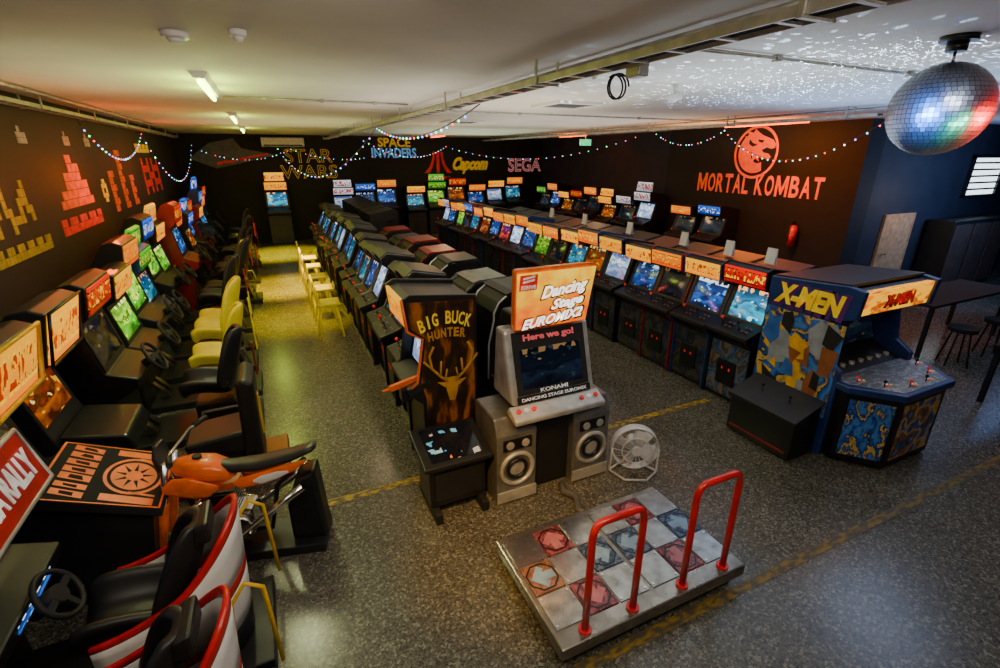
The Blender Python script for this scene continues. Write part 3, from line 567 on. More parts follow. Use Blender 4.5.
# low cocktail console
t=thing('table_console','low black table-top console with small lit displays, in front of the antler cabinet','game table',(1.07,3.27,0))
P('body',None,lambda m:m.box(-.24,.24,-.16,.18,.1,.46),M['black'],t,.012)
P('table_top',None,lambda m:m.prism([(-.22,.48),(.24,.58),(.24,.62),(-.22,.52)],'x',-.29,.29),M['black2'],t,.01)
P('display_glass',None,lambda m:m.prism([(-.17,.532),(.2,.613),(.2,.616),(-.17,.535)],'x',-.22,.22),M['glass'],t)
P('front_panel',None,lambda m:m.box(-.2,.2,-.172,-.16,.16,.42),M['black2'],t,.004)
for x in (-.2,.2): P('foot',None,lambda m,x=x:m.box(x-.03,x+.03,-.26,.24,0,.1),M['rubber'],t,.01)
P('apron',None,lambda m:m.prism([(-.14,.44),(.22,.44),(.22,.56),(-.2,.47)],'x',-.22,.22),M['brown'],t)
# ------------------------------------------------------------------ dancing machine
t=thing('dancing_machine','tall dancing machine with bright orange and white marquee, facing the dance platform','arcade machine',(1.93,3.4,0))
W('pedestal',lambda m:m.box(1.62,2.24,3.12,3.7,0,.9),M['black2'],t,.01)
W('body',lambda m:m.prism([(3.7,0),(3.3,0),(3.3,.9),(3.2,.92),(3.3,1.46),(3.3,1.6),(3.5,1.6),(3.7,1.3)],'x',1.64,2.22),M['black2'],t,.02)
W('monitor_housing',lambda m:m.prism([(3.06,.89),(3.24,1.49),(3.4,1.49),(3.45,.89)],'x',1.53,2.33),M['silver'],t,.03)
MS=slopeM((3.056,.89),(3.236,1.49))
def onm(x0,x1,v0,v1,a=.0,b=.004):
    return lambda m:(m.box(x0,x1,v0,v1,a,b),m.xf(T(1.93,0,0)@MS))
def toff(v,x=0,n=.005): return T(-1.93,-3.4,0)@T(1.93,0,0)@MS@T(x,v,n)
W('screen_bezel',onm(-.34,.34,.08,.6),M['t_blk'],t)
text('header_lettering','Here we go!',.48,.07,M['t_pnk'],t,toff(.54,0,.006),.004,.03)
W('screen',lambda m:(m.grid(lambda u,v:((u*2-1)*.285,.125+v*.33,.006+.012*(1-(2*u-1)**2)*(1-(2*v-1)**2)),6,6),m.xf(T(1.93,0,0)@MS)),M['s_dark'],t)
text('maker_lettering','KONAMI',.26,.032,M['t_wht'],t,toff(.1,0,.006))
W('lower_strip',onm(-.35,.35,.015,.075),M['t_blk'],t)
text('panel_lettering','DANCING STAGE EUROMIX',.62,.028,M['t_wht'],t,toff(.045,0,.006))
W('control_panel',lambda m:m.prism([(2.94,.78),(2.93,.83),(3.07,.9),(3.12,.83)],'x',1.5,2.36),M['silver'],t,.015)
cps=slopeM((2.935,.835),(3.07,.902))
for x in (-.3,.3):
    for i,dx in enumerate((-.07,0,.07)):
        W('button',lambda m,x=x,dx=dx:(m.cyl((x+dx,.08,0),(x+dx,.08,.015),.02,n=12),m.xf(T(1.93,0,0)@cps)),M['t_red' if i!=1 else 't_wht'],t)
MQM=slopeM((3.17,1.5),(3.1,1.99))
def box_flare(m,x0,x1,k): # marquee shell, wider at the top
    vs=[(x0,3.18,1.49),(x1,3.18,1.49),(x1+k,3.1,2.01),(x0-k,3.1,2.01),(x0+.04,3.32,1.5),(x1-.04,3.32,1.5),(x1+k-.05,3.26,1.98),(x0-k+.05,3.26,1.98)]
    m.add(vs,[(0,1,2,3),(5,4,7,6),(0,4,5,1),(1,5,6,2),(2,6,7,3),(3,7,4,0)])
W('marquee_shell',lambda m:box_flare(m,1.595,2.255,.03),M['orange'],t,.015)
W('marquee_bracket',lambda m:m.box(1.75,2.1,3.28,3.45,1.45,1.75),M['black2'],t,.01)
def mqm():
    g=NG('marquee_flame'); k=g.xyz(); z=k[2]; fl=g.noise(g.gen((7,3,2.2)),1,4)
    f=g.math('MULTIPLY_ADD',fl,1.1,g.math('MULTIPLY_ADD',z,.6,-.35))
    return g.out(g.ramp(f,[(.1,(.85,.06,.0)),(.32,(1,.17,.0)),(.5,(1,.33,.0)),(.68,(1,.5,.0)),(.85,(1,.64,.04))]),1.3,.5,0,.1)
W('marquee',lambda m:(m.add([(-.325,.015,.012),(.325,.015,.012),(.352,.485,.012),(-.352,.485,.012)],[(0,1,2,3)]),m.xf(T(1.925,0,0)@MQM)),mqm(),t)
mt=lambda x,v,n=.02:T(-1.93,-3.4,0)@T(1.925,0,0)@MQM@T(x,v,n)
for b_,w_,h_,v_,x_ in (('Dancing',.42,.13,.315,.08),('Stage',.3,.11,.2,.12),('EUROMIX2',.56,.085,.08,.0)):
    text('marquee_shadow',b_,w_+.035,h_+.03,M['t_brn'],t,mt(x_+.003,v_-.004,.0145)@RZ(6),.001,.06,.4); text('marquee_lettering',b_,w_,h_,M['t_glow'],t,mt(x_,v_,.019)@RZ(6),.001,.03,.4)
W('maker_emblem',lambda m:(m.prism([(-.325,.345),(-.175,.345),(-.175,.47),(-.325,.47)],'z',.013,.016),m.xf(T(1.925,0,0)@MQM)),M['t_red'],t)
text('maker_lettering','KONAMI',.125,.034,M['t_wht'],t,mt(-.25,.372),.002,.03)
for dv in (0,.028): W('emblem_ribbon',lambda m,dv=dv:(m.prism([(-.3,.405+dv),(-.2,.42+dv),(-.2,.436+dv),(-.3,.421+dv)],'z',.016,.018),m.xf(T(1.925,0,0)@MQM)),M['t_wht'],t)
for sx,x0,x1 in ((-1,1.38,1.75),(1,2.12,2.5)):
    b=W('speaker_box',lambda m,x0=x0,x1=x1:m.prism([(3.03,0),(3.03,.66),(3.1,.8),(3.5,.8),(3.5,0)],'x',x0,x1),M['silver2'],t,.015)
    xc=(x0+x1)/2
    P('speaker_cone',None,lambda m,xc=xc:(m.torus((xc,3.025,.33),(0,1,0),.145,.02,28,8),m.grid(lambda u,v:(xc+.13*v*math.cos(2*PI*u),3.035-.012*(1-v),.33+.13*v*math.sin(2*PI*u)),24,6)),M['silver'],b,off=t.location)
    P('speaker_ring',None,lambda m,xc=xc:m.torus((xc,3.024,.33),(0,1,0),.085,.018,22,6),M['black'],b,off=t.location)
    P('lamp_lens',None,lambda m,xc=xc:m.box(xc-.13,xc+.13,3.02,3.032,.52,.62),M['black'],b,off=t.location)
    for q in (-.07,.07): P('small_lamp',None,lambda m,xc=xc,q=q:m.cyl((xc+q,3.02,.57),(xc+q,3.01,.57),.035,n=16),M['silver'],b,off=t.location)
    P('kick_strip',None,lambda m,x0=x0,x1=x1:m.box(x0,x1,3.015,3.03,.02,.12),M['silver'],b,off=t.location)
W('pedestal_panel',lambda m:m.box(1.78,2.1,3.1,3.12,.05,.72),M['black2'],t,.004)
# dance platform
t=thing('dance_platform','steel dance platform with arrow panels and two red safety rails','dance platform',(1.85,2.05,0))
W('plinth',lambda m:m.box(1.17,2.53,1.64,2.46,0,.13),M['black'],t)
W('deck',lambda m:m.box(1.12,2.58,1.58,2.5,.1,.19),M['deckw'],t,.012)
ts=.232
dirs={(0,1):0,(0,-1):180,(-1,0):90,(1,0):-90}
pink=artwork('panel_pink_glass',[(.07,.01,.016),(.18,.03,.04),(.28,.08,.09),(.09,.012,.018)],(4,4,1),.06,.15); bluep=artwork('panel_blue_glass',[(.01,.02,.06),(.035,.065,.14),(.11,.16,.25),(.012,.025,.06)],(4,4,1),.06,.15); bluep_warm_lit=artwork('panel_blue_glass_warm_lit',[(.14,.06,.035),(.28,.14,.07),(.24,.08,.05),(.14,.06,.035)],(4,4,1),.04,.15)  # third glass is the blue panel with warm light painted in
apk=mat('arrow_pink',(.42,.13,.15),.2,es=.04); abl=mat('arrow_pale_blue',(.2,.32,.46),.2,es=.04); hexm=mat('panel_dark_outline',(.008,.008,.012),.25)
for cx in (1.5,2.22):
    for i in (-1,0,1):
        for j in (-1,0,1):
            x,y=cx+i*ts,2.07+j*.25
            if (i,j) in dirs:
                o=W('arrow_panel',lambda m,x=x,y=y:m.box(x-ts/2+.006,x+ts/2-.006,y-.119,y+.119,.188,.2),bluep_warm_lit if (i==-1 and cx<2) else pink if i==0 else bluep,t,.006)  # leftmost panel coloured tan: warm light painted over its blue glass
                a=Matrix.Translation((x,y,0))@RZ(dirs[(i,j)])
                P('arrow',None,lambda m,a=a:(m.prism([(0,.08),(.09,-.0),(.055,-.032),(.032,-.012),(.032,-.085),(-.032,-.085),(-.032,-.012),(-.055,-.032),(-.09,0)],'z',.2,.2025),m.xf(a)),apk if i==0 else abl,o,off=t.location)
                P('outline',None,lambda m,x=x,y=y:[m.prism([(x+r*math.cos(PI/8+q*PI/4),y+r*math.sin(PI/8+q*PI/4)) for r,q in ((.112,k),(.112,k+1),(.1,k+1),(.1,k))],'z',.2,.2015) for k in range(8)],hexm,o,off=t.location)
            else:
                tl=W('steel_tile',lambda m,x=x,y=y:m.box(x-ts/2+.004,x+ts/2-.004,y-.121,y+.121,.188,.197),M['steel'],t)
                for dx in (-.095,.095):
                    for dy in (-.1,.1): P('bolt',None,lambda m,x=x,y=y,dx=dx,dy=dy:m.cyl((x+dx,y+dy,.196),(x+dx,y+dy,.201),.009,n=10),M['chrome'],tl,off=t.location)
for x0,x1 in ((1.31,1.66),(2.06,2.42)):
    pts=[(x0,1.64,.19)]+[(x0,1.64,.19+.68*q) for q in (.5,1)]+[(x0+.06-.06*math.cos(a),1.64,.87+.09*math.sin(a)) for a in (.5,1.0,1.5)]+[(x1-.06+.06*math.cos(a),1.64,.87+.09*math.sin(a)) for a in (1.5,1.0,.5)]+[(x1,1.64,.87),(x1,1.64,.5),(x1,1.64,.19)]
    r=W('safety_rail',lambda m,pts=pts:m.tube(pts,.022,10),M['red'],t)
    for x in (x0,x1): P('rail_flange',None,lambda m,x=x:m.cyl((x,1.64,.185),(x,1.64,.205),.04,n=14),M['red'],r,off=t.location)
tag(P('power_hose',None,lambda m:m.tube([(2.0,3.0,.05),(1.97,2.92,.03),(2.03,2.8,.03),(1.95,2.65,.04),(1.97,2.53,.06)],.03),M['silver2']),'grey corrugated hose between dancing machine and its platform','hose')
# floor fan
t=thing('floor_fan','round pale floor fan with white blades, standing right of the dancing machine','fan',(2.72,2.9,0),math.radians(-28))
P('stand',None,lambda m:(m.tube([(-.21,0,.27),(-.22,.02,.02),(-.1,-.12,.015),(.1,-.12,.015),(.22,.02,.02),(.21,0,.27)],.012),m.tube([(-.22,.02,.02),(-.1,.14,.015),(.1,.14,.015),(.22,.02,.02)],.012)),M['silver'],t)
def cage(m):
    for R,y in ((.21,0),(.21,.08),(.13,-.035)): m.torus((0,y,.27),(0,1,0),R,.005,36,6)
    for i in range(16):
        a=2*PI*i/16; c,s=math.cos(a),math.sin(a); m.tube([(.05*c,-.048,.27+.05*s),(.12*c,-.04,.27+.12*s),(.21*c,0,.27+.21*s)],.0018,5)
P('cage',None,cage,M['white'],t)
P('shroud',None,lambda m:m.grid(lambda u,v:(.21*math.cos(2*PI*u),.08*v,.27+.21*math.sin(2*PI*u)),36,2),M['white'],t,solid=.004)
P('hub',None,lambda m:(m.cyl((0,-.055,.27),(0,-.02,.27),.045,n=18),m.cyl((0,.06,.27),(0,.17,.27),.06,n=18)),M['white'],t)
for i in range(4):
    P('blade',None,lambda m,i=i:(m.grid(lambda u,v:(.03+.165*v,.025+.05*(u-.5)*(1+v),(.07+.13*v-.06*v*v)*(u-.5)),4,4),m.xf(T(0,0,.27)@Matrix.Rotation(i*PI/2+.4,4,'Y'))),M['white'],t,solid=.004)
# ------------------------------------------------------------------ big six player cabinet
t=thing('six_player_cabinet','large blue cabinet with yellow side title and wide angled control console','arcade machine',(5.2,2.7,0))
XS=[(3.22,0),(2.36,0),(2.36,.9),(2.52,1.0),(2.58,1.34),(2.34,1.42),(2.32,1.68),(2.46,1.7),(3.22,1.64)]
W('body',lambda m:m.prism([(3.2,.02),(2.4,.02),(2.4,.8),(2.72,.92),(2.86,1.36),(2.42,1.42),(2.4,1.66),(2.45,1.67),(3.2,1.61)],'x',4.64,5.74),M['black2'],t)
for a,b in ((4.58,4.64),(5.74,5.8)): W('side_panel',lambda m,a=a,b=b:m.prism(XS,'x',a,b),M['blue'],t,.01)
W('top_cover',lambda m:m.prism([(2.46,1.69),(3.2,1.63),(3.2,1.655),(2.46,1.715)],'x',4.6,5.78),M['black2'],t)
W('marquee',lambda m:m.prism([(2.4,1.44),(2.36,1.44),(2.34,1.66),(2.4,1.66)],'x',4.66,5.72),artwork('marquee_gold_picture',[(1,.38,.0),(1,.46,.0),(.9,.2,.0),(.35,.03,.0),(1,.42,.0),(1,.5,.0)],(4,2,2),1.3,.4,2.0),t)
X0=T(-5.2,-2.7,0)
text('marquee_shadow','X-MEN',.5,.14,M['t_blk'],t,X0@T(5.2,2.346,1.55)@RX(90),.001,.09,.1); text('marquee_lettering','X-MEN',.44,.1,M['t_red'],t,X0@T(5.2,2.338,1.55)@RX(90),.004,.04,.1)
SX=X0@T(4.578,2.8,1.5)@RZ(-90)@RX(90)
text('side_shadow','X-MEN',.76,.27,M['t_pur'],t,SX@T(.01,-.01,0),.002,.12,.25); text('side_lettering','X-MEN',.68,.21,M['t_yel'],t,SX@T(0,0,.004),.006,.05,.25)
W('side_art',lambda m:m.box(4.575,4.58,2.4,3.2,.4,1.34),M['art_blue'],t)
random.seed(8)
def collage(m): # comic style torn colour shapes inside the panel
    for i in range(30):
        y,z=random.uniform(2.46,3.14),random.uniform(.46,1.26); a0=random.uniform(0,6.28); R=random.uniform(.07,.2)*(1.2-.02*i); n=random.choice((3,4,5))
        pr=[(min(3.2,max(2.4,y+R*random.uniform(.5,1.2)*math.cos(a0+6.283*k/n))),min(1.34,max(.4,z+R*random.uniform(.8,1.9)*math.sin(a0+6.283*k/n)))) for k in range(n)]
        x=4.575-.0004*(i+1); c=random.choice((0,0,1,2,2,3,4)) if z<1.05 else random.choice((0,1,3,3,0))
        m.add([(x,p[0],p[1]) for p in pr],[tuple(range(n))],c)
W('side_art_collage',collage,[mat('ray_blue',(.03,.13,.45),.4,es=.03),M['t_blk'],mat('ray_yellow',(.75,.4,.01),.4,es=.03),mat('ray_pale',(.3,.33,.38),.4),mat('ray_brown',(.3,.1,.03),.4)],t)
W('screen',lambda m:(screen((2.7,.93),(2.84,1.35),.53,.03)(m),m.xf(T(5.19,0,0))),M['s_dark'],t)
CON=[(4.64,2.6),(4.6,2.26),(4.86,1.94),(5.6,1.94),(5.84,2.26),(5.8,2.6)]
CON2=[(4.62,2.62),(4.56,2.24),(4.84,1.9),(5.62,1.9),(5.88,2.24),(5.82,2.62)]
W('console',lambda m:m.prism(CON,'z',.03,.74),M['black'],t,.01)
W('console_top',lambda m:m.prism(CON2,'z',.74,.81),M['blue'],t,.012)
W('console_plate',lambda m:m.prism([(4.66,2.6),(4.62,2.28),(4.88,1.95),(5.58,1.95),(5.82,2.28),(5.78,2.6)],'z',.81,.813),M['deck'],t)
def facade(p,q,z0,z1,mm,nm):
    p,q=Vector(p),Vector(q); d=(q-p); n=Vector((d.y,-d.x)).normalized()
    a=p+d*.08+n*.004; b=p+d*.92+n*.004
    W(nm,lambda m:m.add([(a.x,a.y,z0),(b.x,b.y,z0),(b.x,b.y,z1),(a.x,a.y,z1)],[(0,1,2,3)]),mm,t)
facade(CON[1],CON[2],.1,.68,M['art_blue'],'console_art'); facade(CON[2],CON[3],.1,.68,artwork('yellow_blue_art',[(.01,.02,.06),(.6,.34,.01),(.03,.1,.3),(.02,.02,.03),(.3,.1,.02)],(4,3,4),.05,.35),'console_art'); facade(CON[3],CON[4],.1,.68,M['art_blue'],'console_art')
for i in range(6):
    a=PI+PI*(i+.5)/6; x,y=5.2+.5*math.cos(a),2.36+.36*math.sin(a)
    W('joystick',lambda m,x=x,y=y:(m.cyl((x,y,.813),(x,y,.86),.005,n=8),m.sphere((x,y,.868),.015,10,8,1)),[M['black2'],M['t_blk'] if i%2 else M['t_red']],t)
    for b in range(3):
        W('button',lambda m,x=x,y=y,b=b:m.cyl((x+.045+.03*b,y+.02*(b%2),.81),(x+.045+.03*b,y+.02*(b%2),.822),.011,n=10),M[('t_red','t_wht','t_yel')[b]],t)
for i in range(7): W('panel_cap',lambda m,i=i:m.cyl((4.76+.145*i,2.52,.81),(4.76+.145*i,2.52,.87),.026,n=12),M['silver'],t)
t=thing('low_cabinet_base','low black cabinet base with sloped deck beside the big blue cabinet','cabinet',(4.35,2.75,0))
W('body',lambda m:m.prism([(4.17,.02),(4.53,.02),(4.53,.56),(4.17,.42)],'y',2.4,3.12),M['black'],t,.012)
W('sloped_deck',lambda m:m.prism([(4.14,.41),(4.54,.565),(4.54,.595),(4.14,.45)],'y',2.38,3.14),M['black2'],t,.01)
W('front_strip',lambda m:m.box(4.162,4.17,2.44,3.08,.08,.1),M['redd'],t)
for y in (2.6,2.9): W('joystick',lambda m,y=y:(m.cyl((4.34,y,.5),(4.33,y,.58),.006,n=8),m.sphere((4.33,y,.59),.016,10,8,1)),[M['black2'],M['t_blk']],t)
# ------------------------------------------------------------------ yellow stools
for i,y in enumerate((8.0,9.0,10.0,11.0,12.0,13.0)):
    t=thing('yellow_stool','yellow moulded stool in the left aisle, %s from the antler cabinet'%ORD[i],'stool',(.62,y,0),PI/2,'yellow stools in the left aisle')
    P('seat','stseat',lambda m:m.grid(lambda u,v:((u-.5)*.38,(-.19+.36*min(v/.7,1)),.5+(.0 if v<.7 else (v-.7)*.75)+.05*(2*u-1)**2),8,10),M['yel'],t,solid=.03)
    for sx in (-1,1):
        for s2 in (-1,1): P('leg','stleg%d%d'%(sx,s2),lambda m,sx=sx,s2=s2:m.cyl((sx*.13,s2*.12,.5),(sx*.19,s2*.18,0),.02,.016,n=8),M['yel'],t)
# ------------------------------------------------------------------ murals and lettering
a=at_x(697,184,10.19); b=at_x(824,190,10.19)
t=thing('wall_lettering','orange two-word title lettering painted on the right wall under the round emblem','lettering',(10.195,(a.y+b.y)/2,2.16),-PI/2)
L_=abs(a.y-b.y); wd_={'M':1.35,'I':.4,'L':.8}; body='MORTAL KOMBAT'; tot=sum(.55 if c==' ' else wd_.get(c,1) for c in body); x=-L_/2; u=L_/tot
for c in body:
    w_=u*(.55 if c==' ' else wd_.get(c,1)); lw,lh=w_*.86,.44
    if c=='M':
        pm=[(0,0),(0,1),(.22,1),(.5,.42),(.78,1),(1,1),(1,0),(.8,0),(.8,.6),(.56,.1),(.44,.1),(.2,.6),(.2,0)]
        P('letter',None,lambda m,x=x,w_=w_,lw=lw,lh=lh:m.prism([(x+w_/2+(p-.5)*lw,(q-.5)*lh) for p,q in pm],'y',-.006,-.001),M['txt_mk'],t)
    elif c!=' ': text('letter',c,lw,lh,M['txt_mk'],t,T(x+w_/2,-.004,.0)@RX(90),.002,.025)
    x+=w_
e=at_x(755,155,10.19)
t=thing('round_emblem','round orange-red ring emblem with dragon head above the orange title on the right wall','emblem',(10.195,e.y,2.86),-PI/2)
def annulus(m,R0,R1,y0,n=56):
    for i in range(n):
        a,b=2*PI*i/n,2*PI*(i+1)/n; m.add([(r*math.cos(q),y0,r*math.sin(q)) for r,q in ((R0,a),(R1,a),(R1,b),(R0,b))],[(0,1,2,3)])
P('ring',None,lambda m:annulus(m,.51,.57,-.004),M['txt_mk'],t)
P('dragon_neck',None,lambda m:m.prism(arc((0,0),.45,120,300,22)+arc((.09,-.03),.2,300,140,16),'y',-.006,-.0035),M['txt_mk'],t)
P('dragon_head',None,lambda m:m.prism([(-.26,.2),(-.34,.34),(-.24,.36),(-.3,.47),(-.13,.41),(-.08,.49),(.02,.42),(.12,.36),(.26,.31),(.4,.26),(.48,.17),(.47,.09),(.4,.07),(.27,.1),(.15,.05),(.2,.0),(.34,-.03),(.42,-.1),(.34,-.15),(.2,-.13),(.1,-.1),(.13,-.2),(.02,-.13),(-.04,-.2),(-.08,-.04),(-.14,.06)],'y',-.007,-.0037),M['txt_mk'],t)
P('eye_slot',None,lambda m:m.prism([(.02,.27),(.18,.25),(.14,.2),(.05,.22)],'y',-.011,-.0085),M['t_blk'],t)
P('jaw_line',None,lambda m:m.prism([(-.2,.28),(-.1,.2),(.02,.16),(-.1,.12),(-.2,.18)],'y',-.011,-.0085),M['t_blk'],t)
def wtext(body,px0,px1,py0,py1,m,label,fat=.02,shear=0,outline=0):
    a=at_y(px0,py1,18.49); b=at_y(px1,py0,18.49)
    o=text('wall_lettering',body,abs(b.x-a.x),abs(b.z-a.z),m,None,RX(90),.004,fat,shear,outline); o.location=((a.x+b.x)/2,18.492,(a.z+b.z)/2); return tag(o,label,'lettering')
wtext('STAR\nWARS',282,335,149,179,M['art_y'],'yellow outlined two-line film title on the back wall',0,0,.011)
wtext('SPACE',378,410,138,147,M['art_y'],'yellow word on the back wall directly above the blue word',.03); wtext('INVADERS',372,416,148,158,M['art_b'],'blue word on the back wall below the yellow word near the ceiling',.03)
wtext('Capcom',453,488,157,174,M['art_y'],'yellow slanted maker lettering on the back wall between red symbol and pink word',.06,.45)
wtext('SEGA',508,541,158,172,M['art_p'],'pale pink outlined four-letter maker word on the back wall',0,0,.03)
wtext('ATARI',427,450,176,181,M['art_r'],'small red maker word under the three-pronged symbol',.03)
ap=at_y(438,163,18.49); t=thing('wall_symbol','red three-pronged symbol painted on the back wall','emblem',(ap.x,18.495,ap.z))
def prong(m):
    m.box(-.06,.06,-.006,0,-.36,.4)
    for s in (-1,1):
        o_=[(s*.11,.4),(s*.19,.4)]+[(s*(.2+.36*q**2.6),.4-.76*q) for q in (.25,.5,.7,.85,.95,1)]; i_=[(s*(.12+.24*q**2.6),.4-.76*q) for q in (1,.95,.85,.7,.5,.25)]
        m.prism(o_+i_,'y',-.006,0)
P('prongs',None,prong,M['art_r'],t)
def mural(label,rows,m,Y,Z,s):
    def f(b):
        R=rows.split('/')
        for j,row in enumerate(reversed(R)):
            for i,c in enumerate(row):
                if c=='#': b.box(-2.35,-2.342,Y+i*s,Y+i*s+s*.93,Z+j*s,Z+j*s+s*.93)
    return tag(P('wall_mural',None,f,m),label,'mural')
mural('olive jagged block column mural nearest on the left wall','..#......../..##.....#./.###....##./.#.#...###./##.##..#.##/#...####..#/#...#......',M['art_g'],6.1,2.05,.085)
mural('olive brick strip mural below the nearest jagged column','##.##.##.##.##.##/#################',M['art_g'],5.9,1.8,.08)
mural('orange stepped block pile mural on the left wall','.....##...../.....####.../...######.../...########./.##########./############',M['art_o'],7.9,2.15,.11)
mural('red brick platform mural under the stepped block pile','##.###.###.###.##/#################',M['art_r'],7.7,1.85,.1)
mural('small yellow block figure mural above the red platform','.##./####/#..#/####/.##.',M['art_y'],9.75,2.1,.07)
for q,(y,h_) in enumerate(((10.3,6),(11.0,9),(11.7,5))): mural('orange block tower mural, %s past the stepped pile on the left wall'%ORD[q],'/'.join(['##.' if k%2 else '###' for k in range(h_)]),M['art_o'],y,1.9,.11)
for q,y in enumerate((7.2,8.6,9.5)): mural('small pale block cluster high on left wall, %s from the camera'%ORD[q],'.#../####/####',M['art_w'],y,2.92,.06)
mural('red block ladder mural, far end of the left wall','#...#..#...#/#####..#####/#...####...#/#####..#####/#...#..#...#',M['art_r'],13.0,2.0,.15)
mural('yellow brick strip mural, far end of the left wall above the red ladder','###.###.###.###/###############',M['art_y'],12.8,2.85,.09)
sp_=at_y(232,155,18.49)
tag(P('wall_mural',None,lambda m:(m.prism([(-1.2,-.1),(-.6,.35),(.1,.5),(.3,.2),(1.3,.0),(.2,-.25),(-.5,-.4)],'y',-.006,-.002),m.prism([(-.45,-.3),(1.05,.02),(1.05,.07),(-.45,-.22)],'y',-.012,-.006,1),m.xf(T(sp_.x,18.498,sp_.z))),[M['art_gr'],M['art_r']]),'grey angular mural with red streak on the back wall left of the yellow title','mural')
# ------------------------------------------------------------------ ceiling fittings
def tray(label,x,y0,y1,w=.075):
    t=thing('cable_tray',label,'cable tray',(x,y0,0)); L=y1-y0
    for s in (-w,w): P('side_rail',None,lambda m,s=s:m.box(s-.006,s+.006,0,L,CZ-.15,CZ-.11),M['tray'],t)
    for i in range(min(99,int(L/.3))): P('rung','rung%.3f'%w,lambda m:m.box(-w,w,0,.025,CZ-.15,CZ-.14),M['tray'],t).location=(0,i*.3+.1,0)
    for dx in (-.04,0,.035): P('cable',None,lambda m,dx=dx:m.tube([(dx,0,CZ-.125),(dx+.01,L*.5,CZ-.128),(dx,L,CZ-.125)],.011,6),M['rubber'],t)
    for i in range(int(L/2.0)+1): P('hanger','hang',lambda m:(m.box(-.1,.1,-.012,.012,CZ-.16,CZ-.15),m.box(-.095,-.082,-.012,.012,CZ-.16,CZ),m.box(.082,.095,-.012,.012,CZ-.16,CZ)),M['tray'],t).location=(0,.4+i*2.0,0)
    P('conduit',None,lambda m:m.tube([(w+.12,0,CZ-.03),(w+.12,L,CZ-.03)],.016,8),M['tray'],t)
    return t
t=tray('long metal cable tray under the ceiling above the centre aisle',1.95,-1.0,17.5)
P('loose_cable',None,lambda m:m.tube([(.12+.07*math.cos(a)*(1-.01*a),3.7+.004*a,CZ-.23+.07*math.sin(a)) for a in [i*.45 for i in range(34)]],.006,6),M['rubber'],t)
P('junction_box',None,lambda m:m.box(.09,.17,3.5,3.62,CZ-.2,CZ-.1),M['tray'],t,.008)
tray('long metal cable tray under the ceiling towards the right wall',7.5,4.2,17.5)
tray('metal cable tray running along the top of the left wall',-2.2,3.0,17.5)
for lb,pts in (('thin conduit crossing the ceiling from the centre tray towards the mirror ball',[(2.2,2.55,CZ-.02),(7.4,2.55,CZ-.02)]),('thin conduit crossing the ceiling farther back beyond the square vent',[(2.2,7.4,CZ-.02),(10.1,7.4,CZ-.02)]),('thin conduit running from the near green batten to the centre tray',[(-.3,6.7,CZ-.02),(1.8,6.7,CZ-.02)])):
    t=thing('ceiling_conduit',lb,'conduit',(pts[0][0],pts[0][1],CZ)); W('pipe',lambda m,pts=pts:m.tube(pts,.012,8),M['tray'],t)
    for q in (.2,.5,.8):
        x=pts[0][0]+(pts[1][0]-pts[0][0])*q; W('clip',lambda m,x=x,pts=pts:m.box(x-.02,x+.02,pts[0][1]-.025,pts[0][1]+.025,CZ-.04,CZ),M['tray'],t)
def batten(label,x,y0,y1,tube):
    t=thing('fluorescent_batten',label,'ceiling light',(x,y0,CZ),0,'fluorescent battens'); L=y1-y0
    P('housing',None,lambda m:m.prism([(-.07,0),(.07,0),(.04,-.05),(-.04,-.05)],'y',0,L),M['white'],t)
    P('tube',None,lambda m:m.cyl((0,.04,-.075),(0,L-.04,-.075),.02,n=10),tube,t)
batten('green-yellow lit fluorescent batten nearest on the left ceiling',-.37,4.95,6.45,M['tube_g'])
batten('lit batten second along the left ceiling',-.34,9.3,10.8,M['tube_g']); batten('lit batten third along the left ceiling',-.34,13.6,15.1,M['tube_g'])
batten('orange lit batten in front of the round emblem',8.9,6.1,8.0,M['tube_o']); batten('orange lit batten far at the right rear',8.9,13.0,14.6,M['tube_o']); batten('orange lit batten far at rear centre',5.2,15.2,16.7,M['tube_o'])
for px,py,lb in ((174,32,'white smoke detector on the ceiling at upper left'),(237,30,'small round detector right of the larger one at upper left ceiling'),(595,72,'small white sensor under the tray near loose cable')):
    p=at_z(px,py,CZ); r=.07 if px==174 else .045
    tag(P('smoke_detector',None,lambda m,p=p,r=r:(m.cyl((p.x,p.y,CZ),(p.x,p.y,CZ-.03),r,r*.93,n=20),m.cyl((p.x,p.y,CZ-.03),(p.x,p.y,CZ-.055),r*.65,r*.43,n=20)),M['white']),lb,'detector')
for px,py,lb in ((567,104,'white square ceiling vent behind the tray at centre'),(462,121,'white square ceiling vent farther away at centre')):
    p=at_z(px,py,CZ); t=thing('ceiling_vent',lb,'vent',(p.x,p.y,CZ))
    P('vent_frame',None,lambda m:[m.box(a,b,c,d,-.03,0) for a,b,c,d in ((-.35,.35,-.35,-.28),(-.35,.35,.28,.35),(-.35,-.28,-.28,.28),(.28,.35,-.28,.28))],M['white'],t)
    for i in range(6): P('vent_slat','vslat',lambda m:m.box(-.28,.28,0,.05,-.02,-.01),M['grey'],t).location=(0,-.26+i*.09,0)
p=at_z(676,84,CZ); t=thing('security_camera','small white ceiling camera right of centre','camera',(p.x,p.y,CZ))
P('mount',None,lambda m:m.cyl((0,0,0),(0,0,-.09),.025,n=12),M['white'],t); P('camera_body',None,lambda m:m.cyl((.06,.0,-.1),(-.1,-.06,-.14),.035,n=14),M['white'],t)
p=at_y(283,143,18.3); t=thing('wall_air_conditioner','white wall air conditioner above the back wall machines','air conditioner',(p.x,18.5,p.z-.12))
P('case',None,lambda m:m.prism([(0,0),(-.2,.02),(-.22,.1),(-.2,.28),(0,.3)],'x',-.65,.65),M['white'],t,.02); P('louvre',None,lambda m:m.box(-.58,.58,-.215,-.205,.03,.07),M['grey'],t)
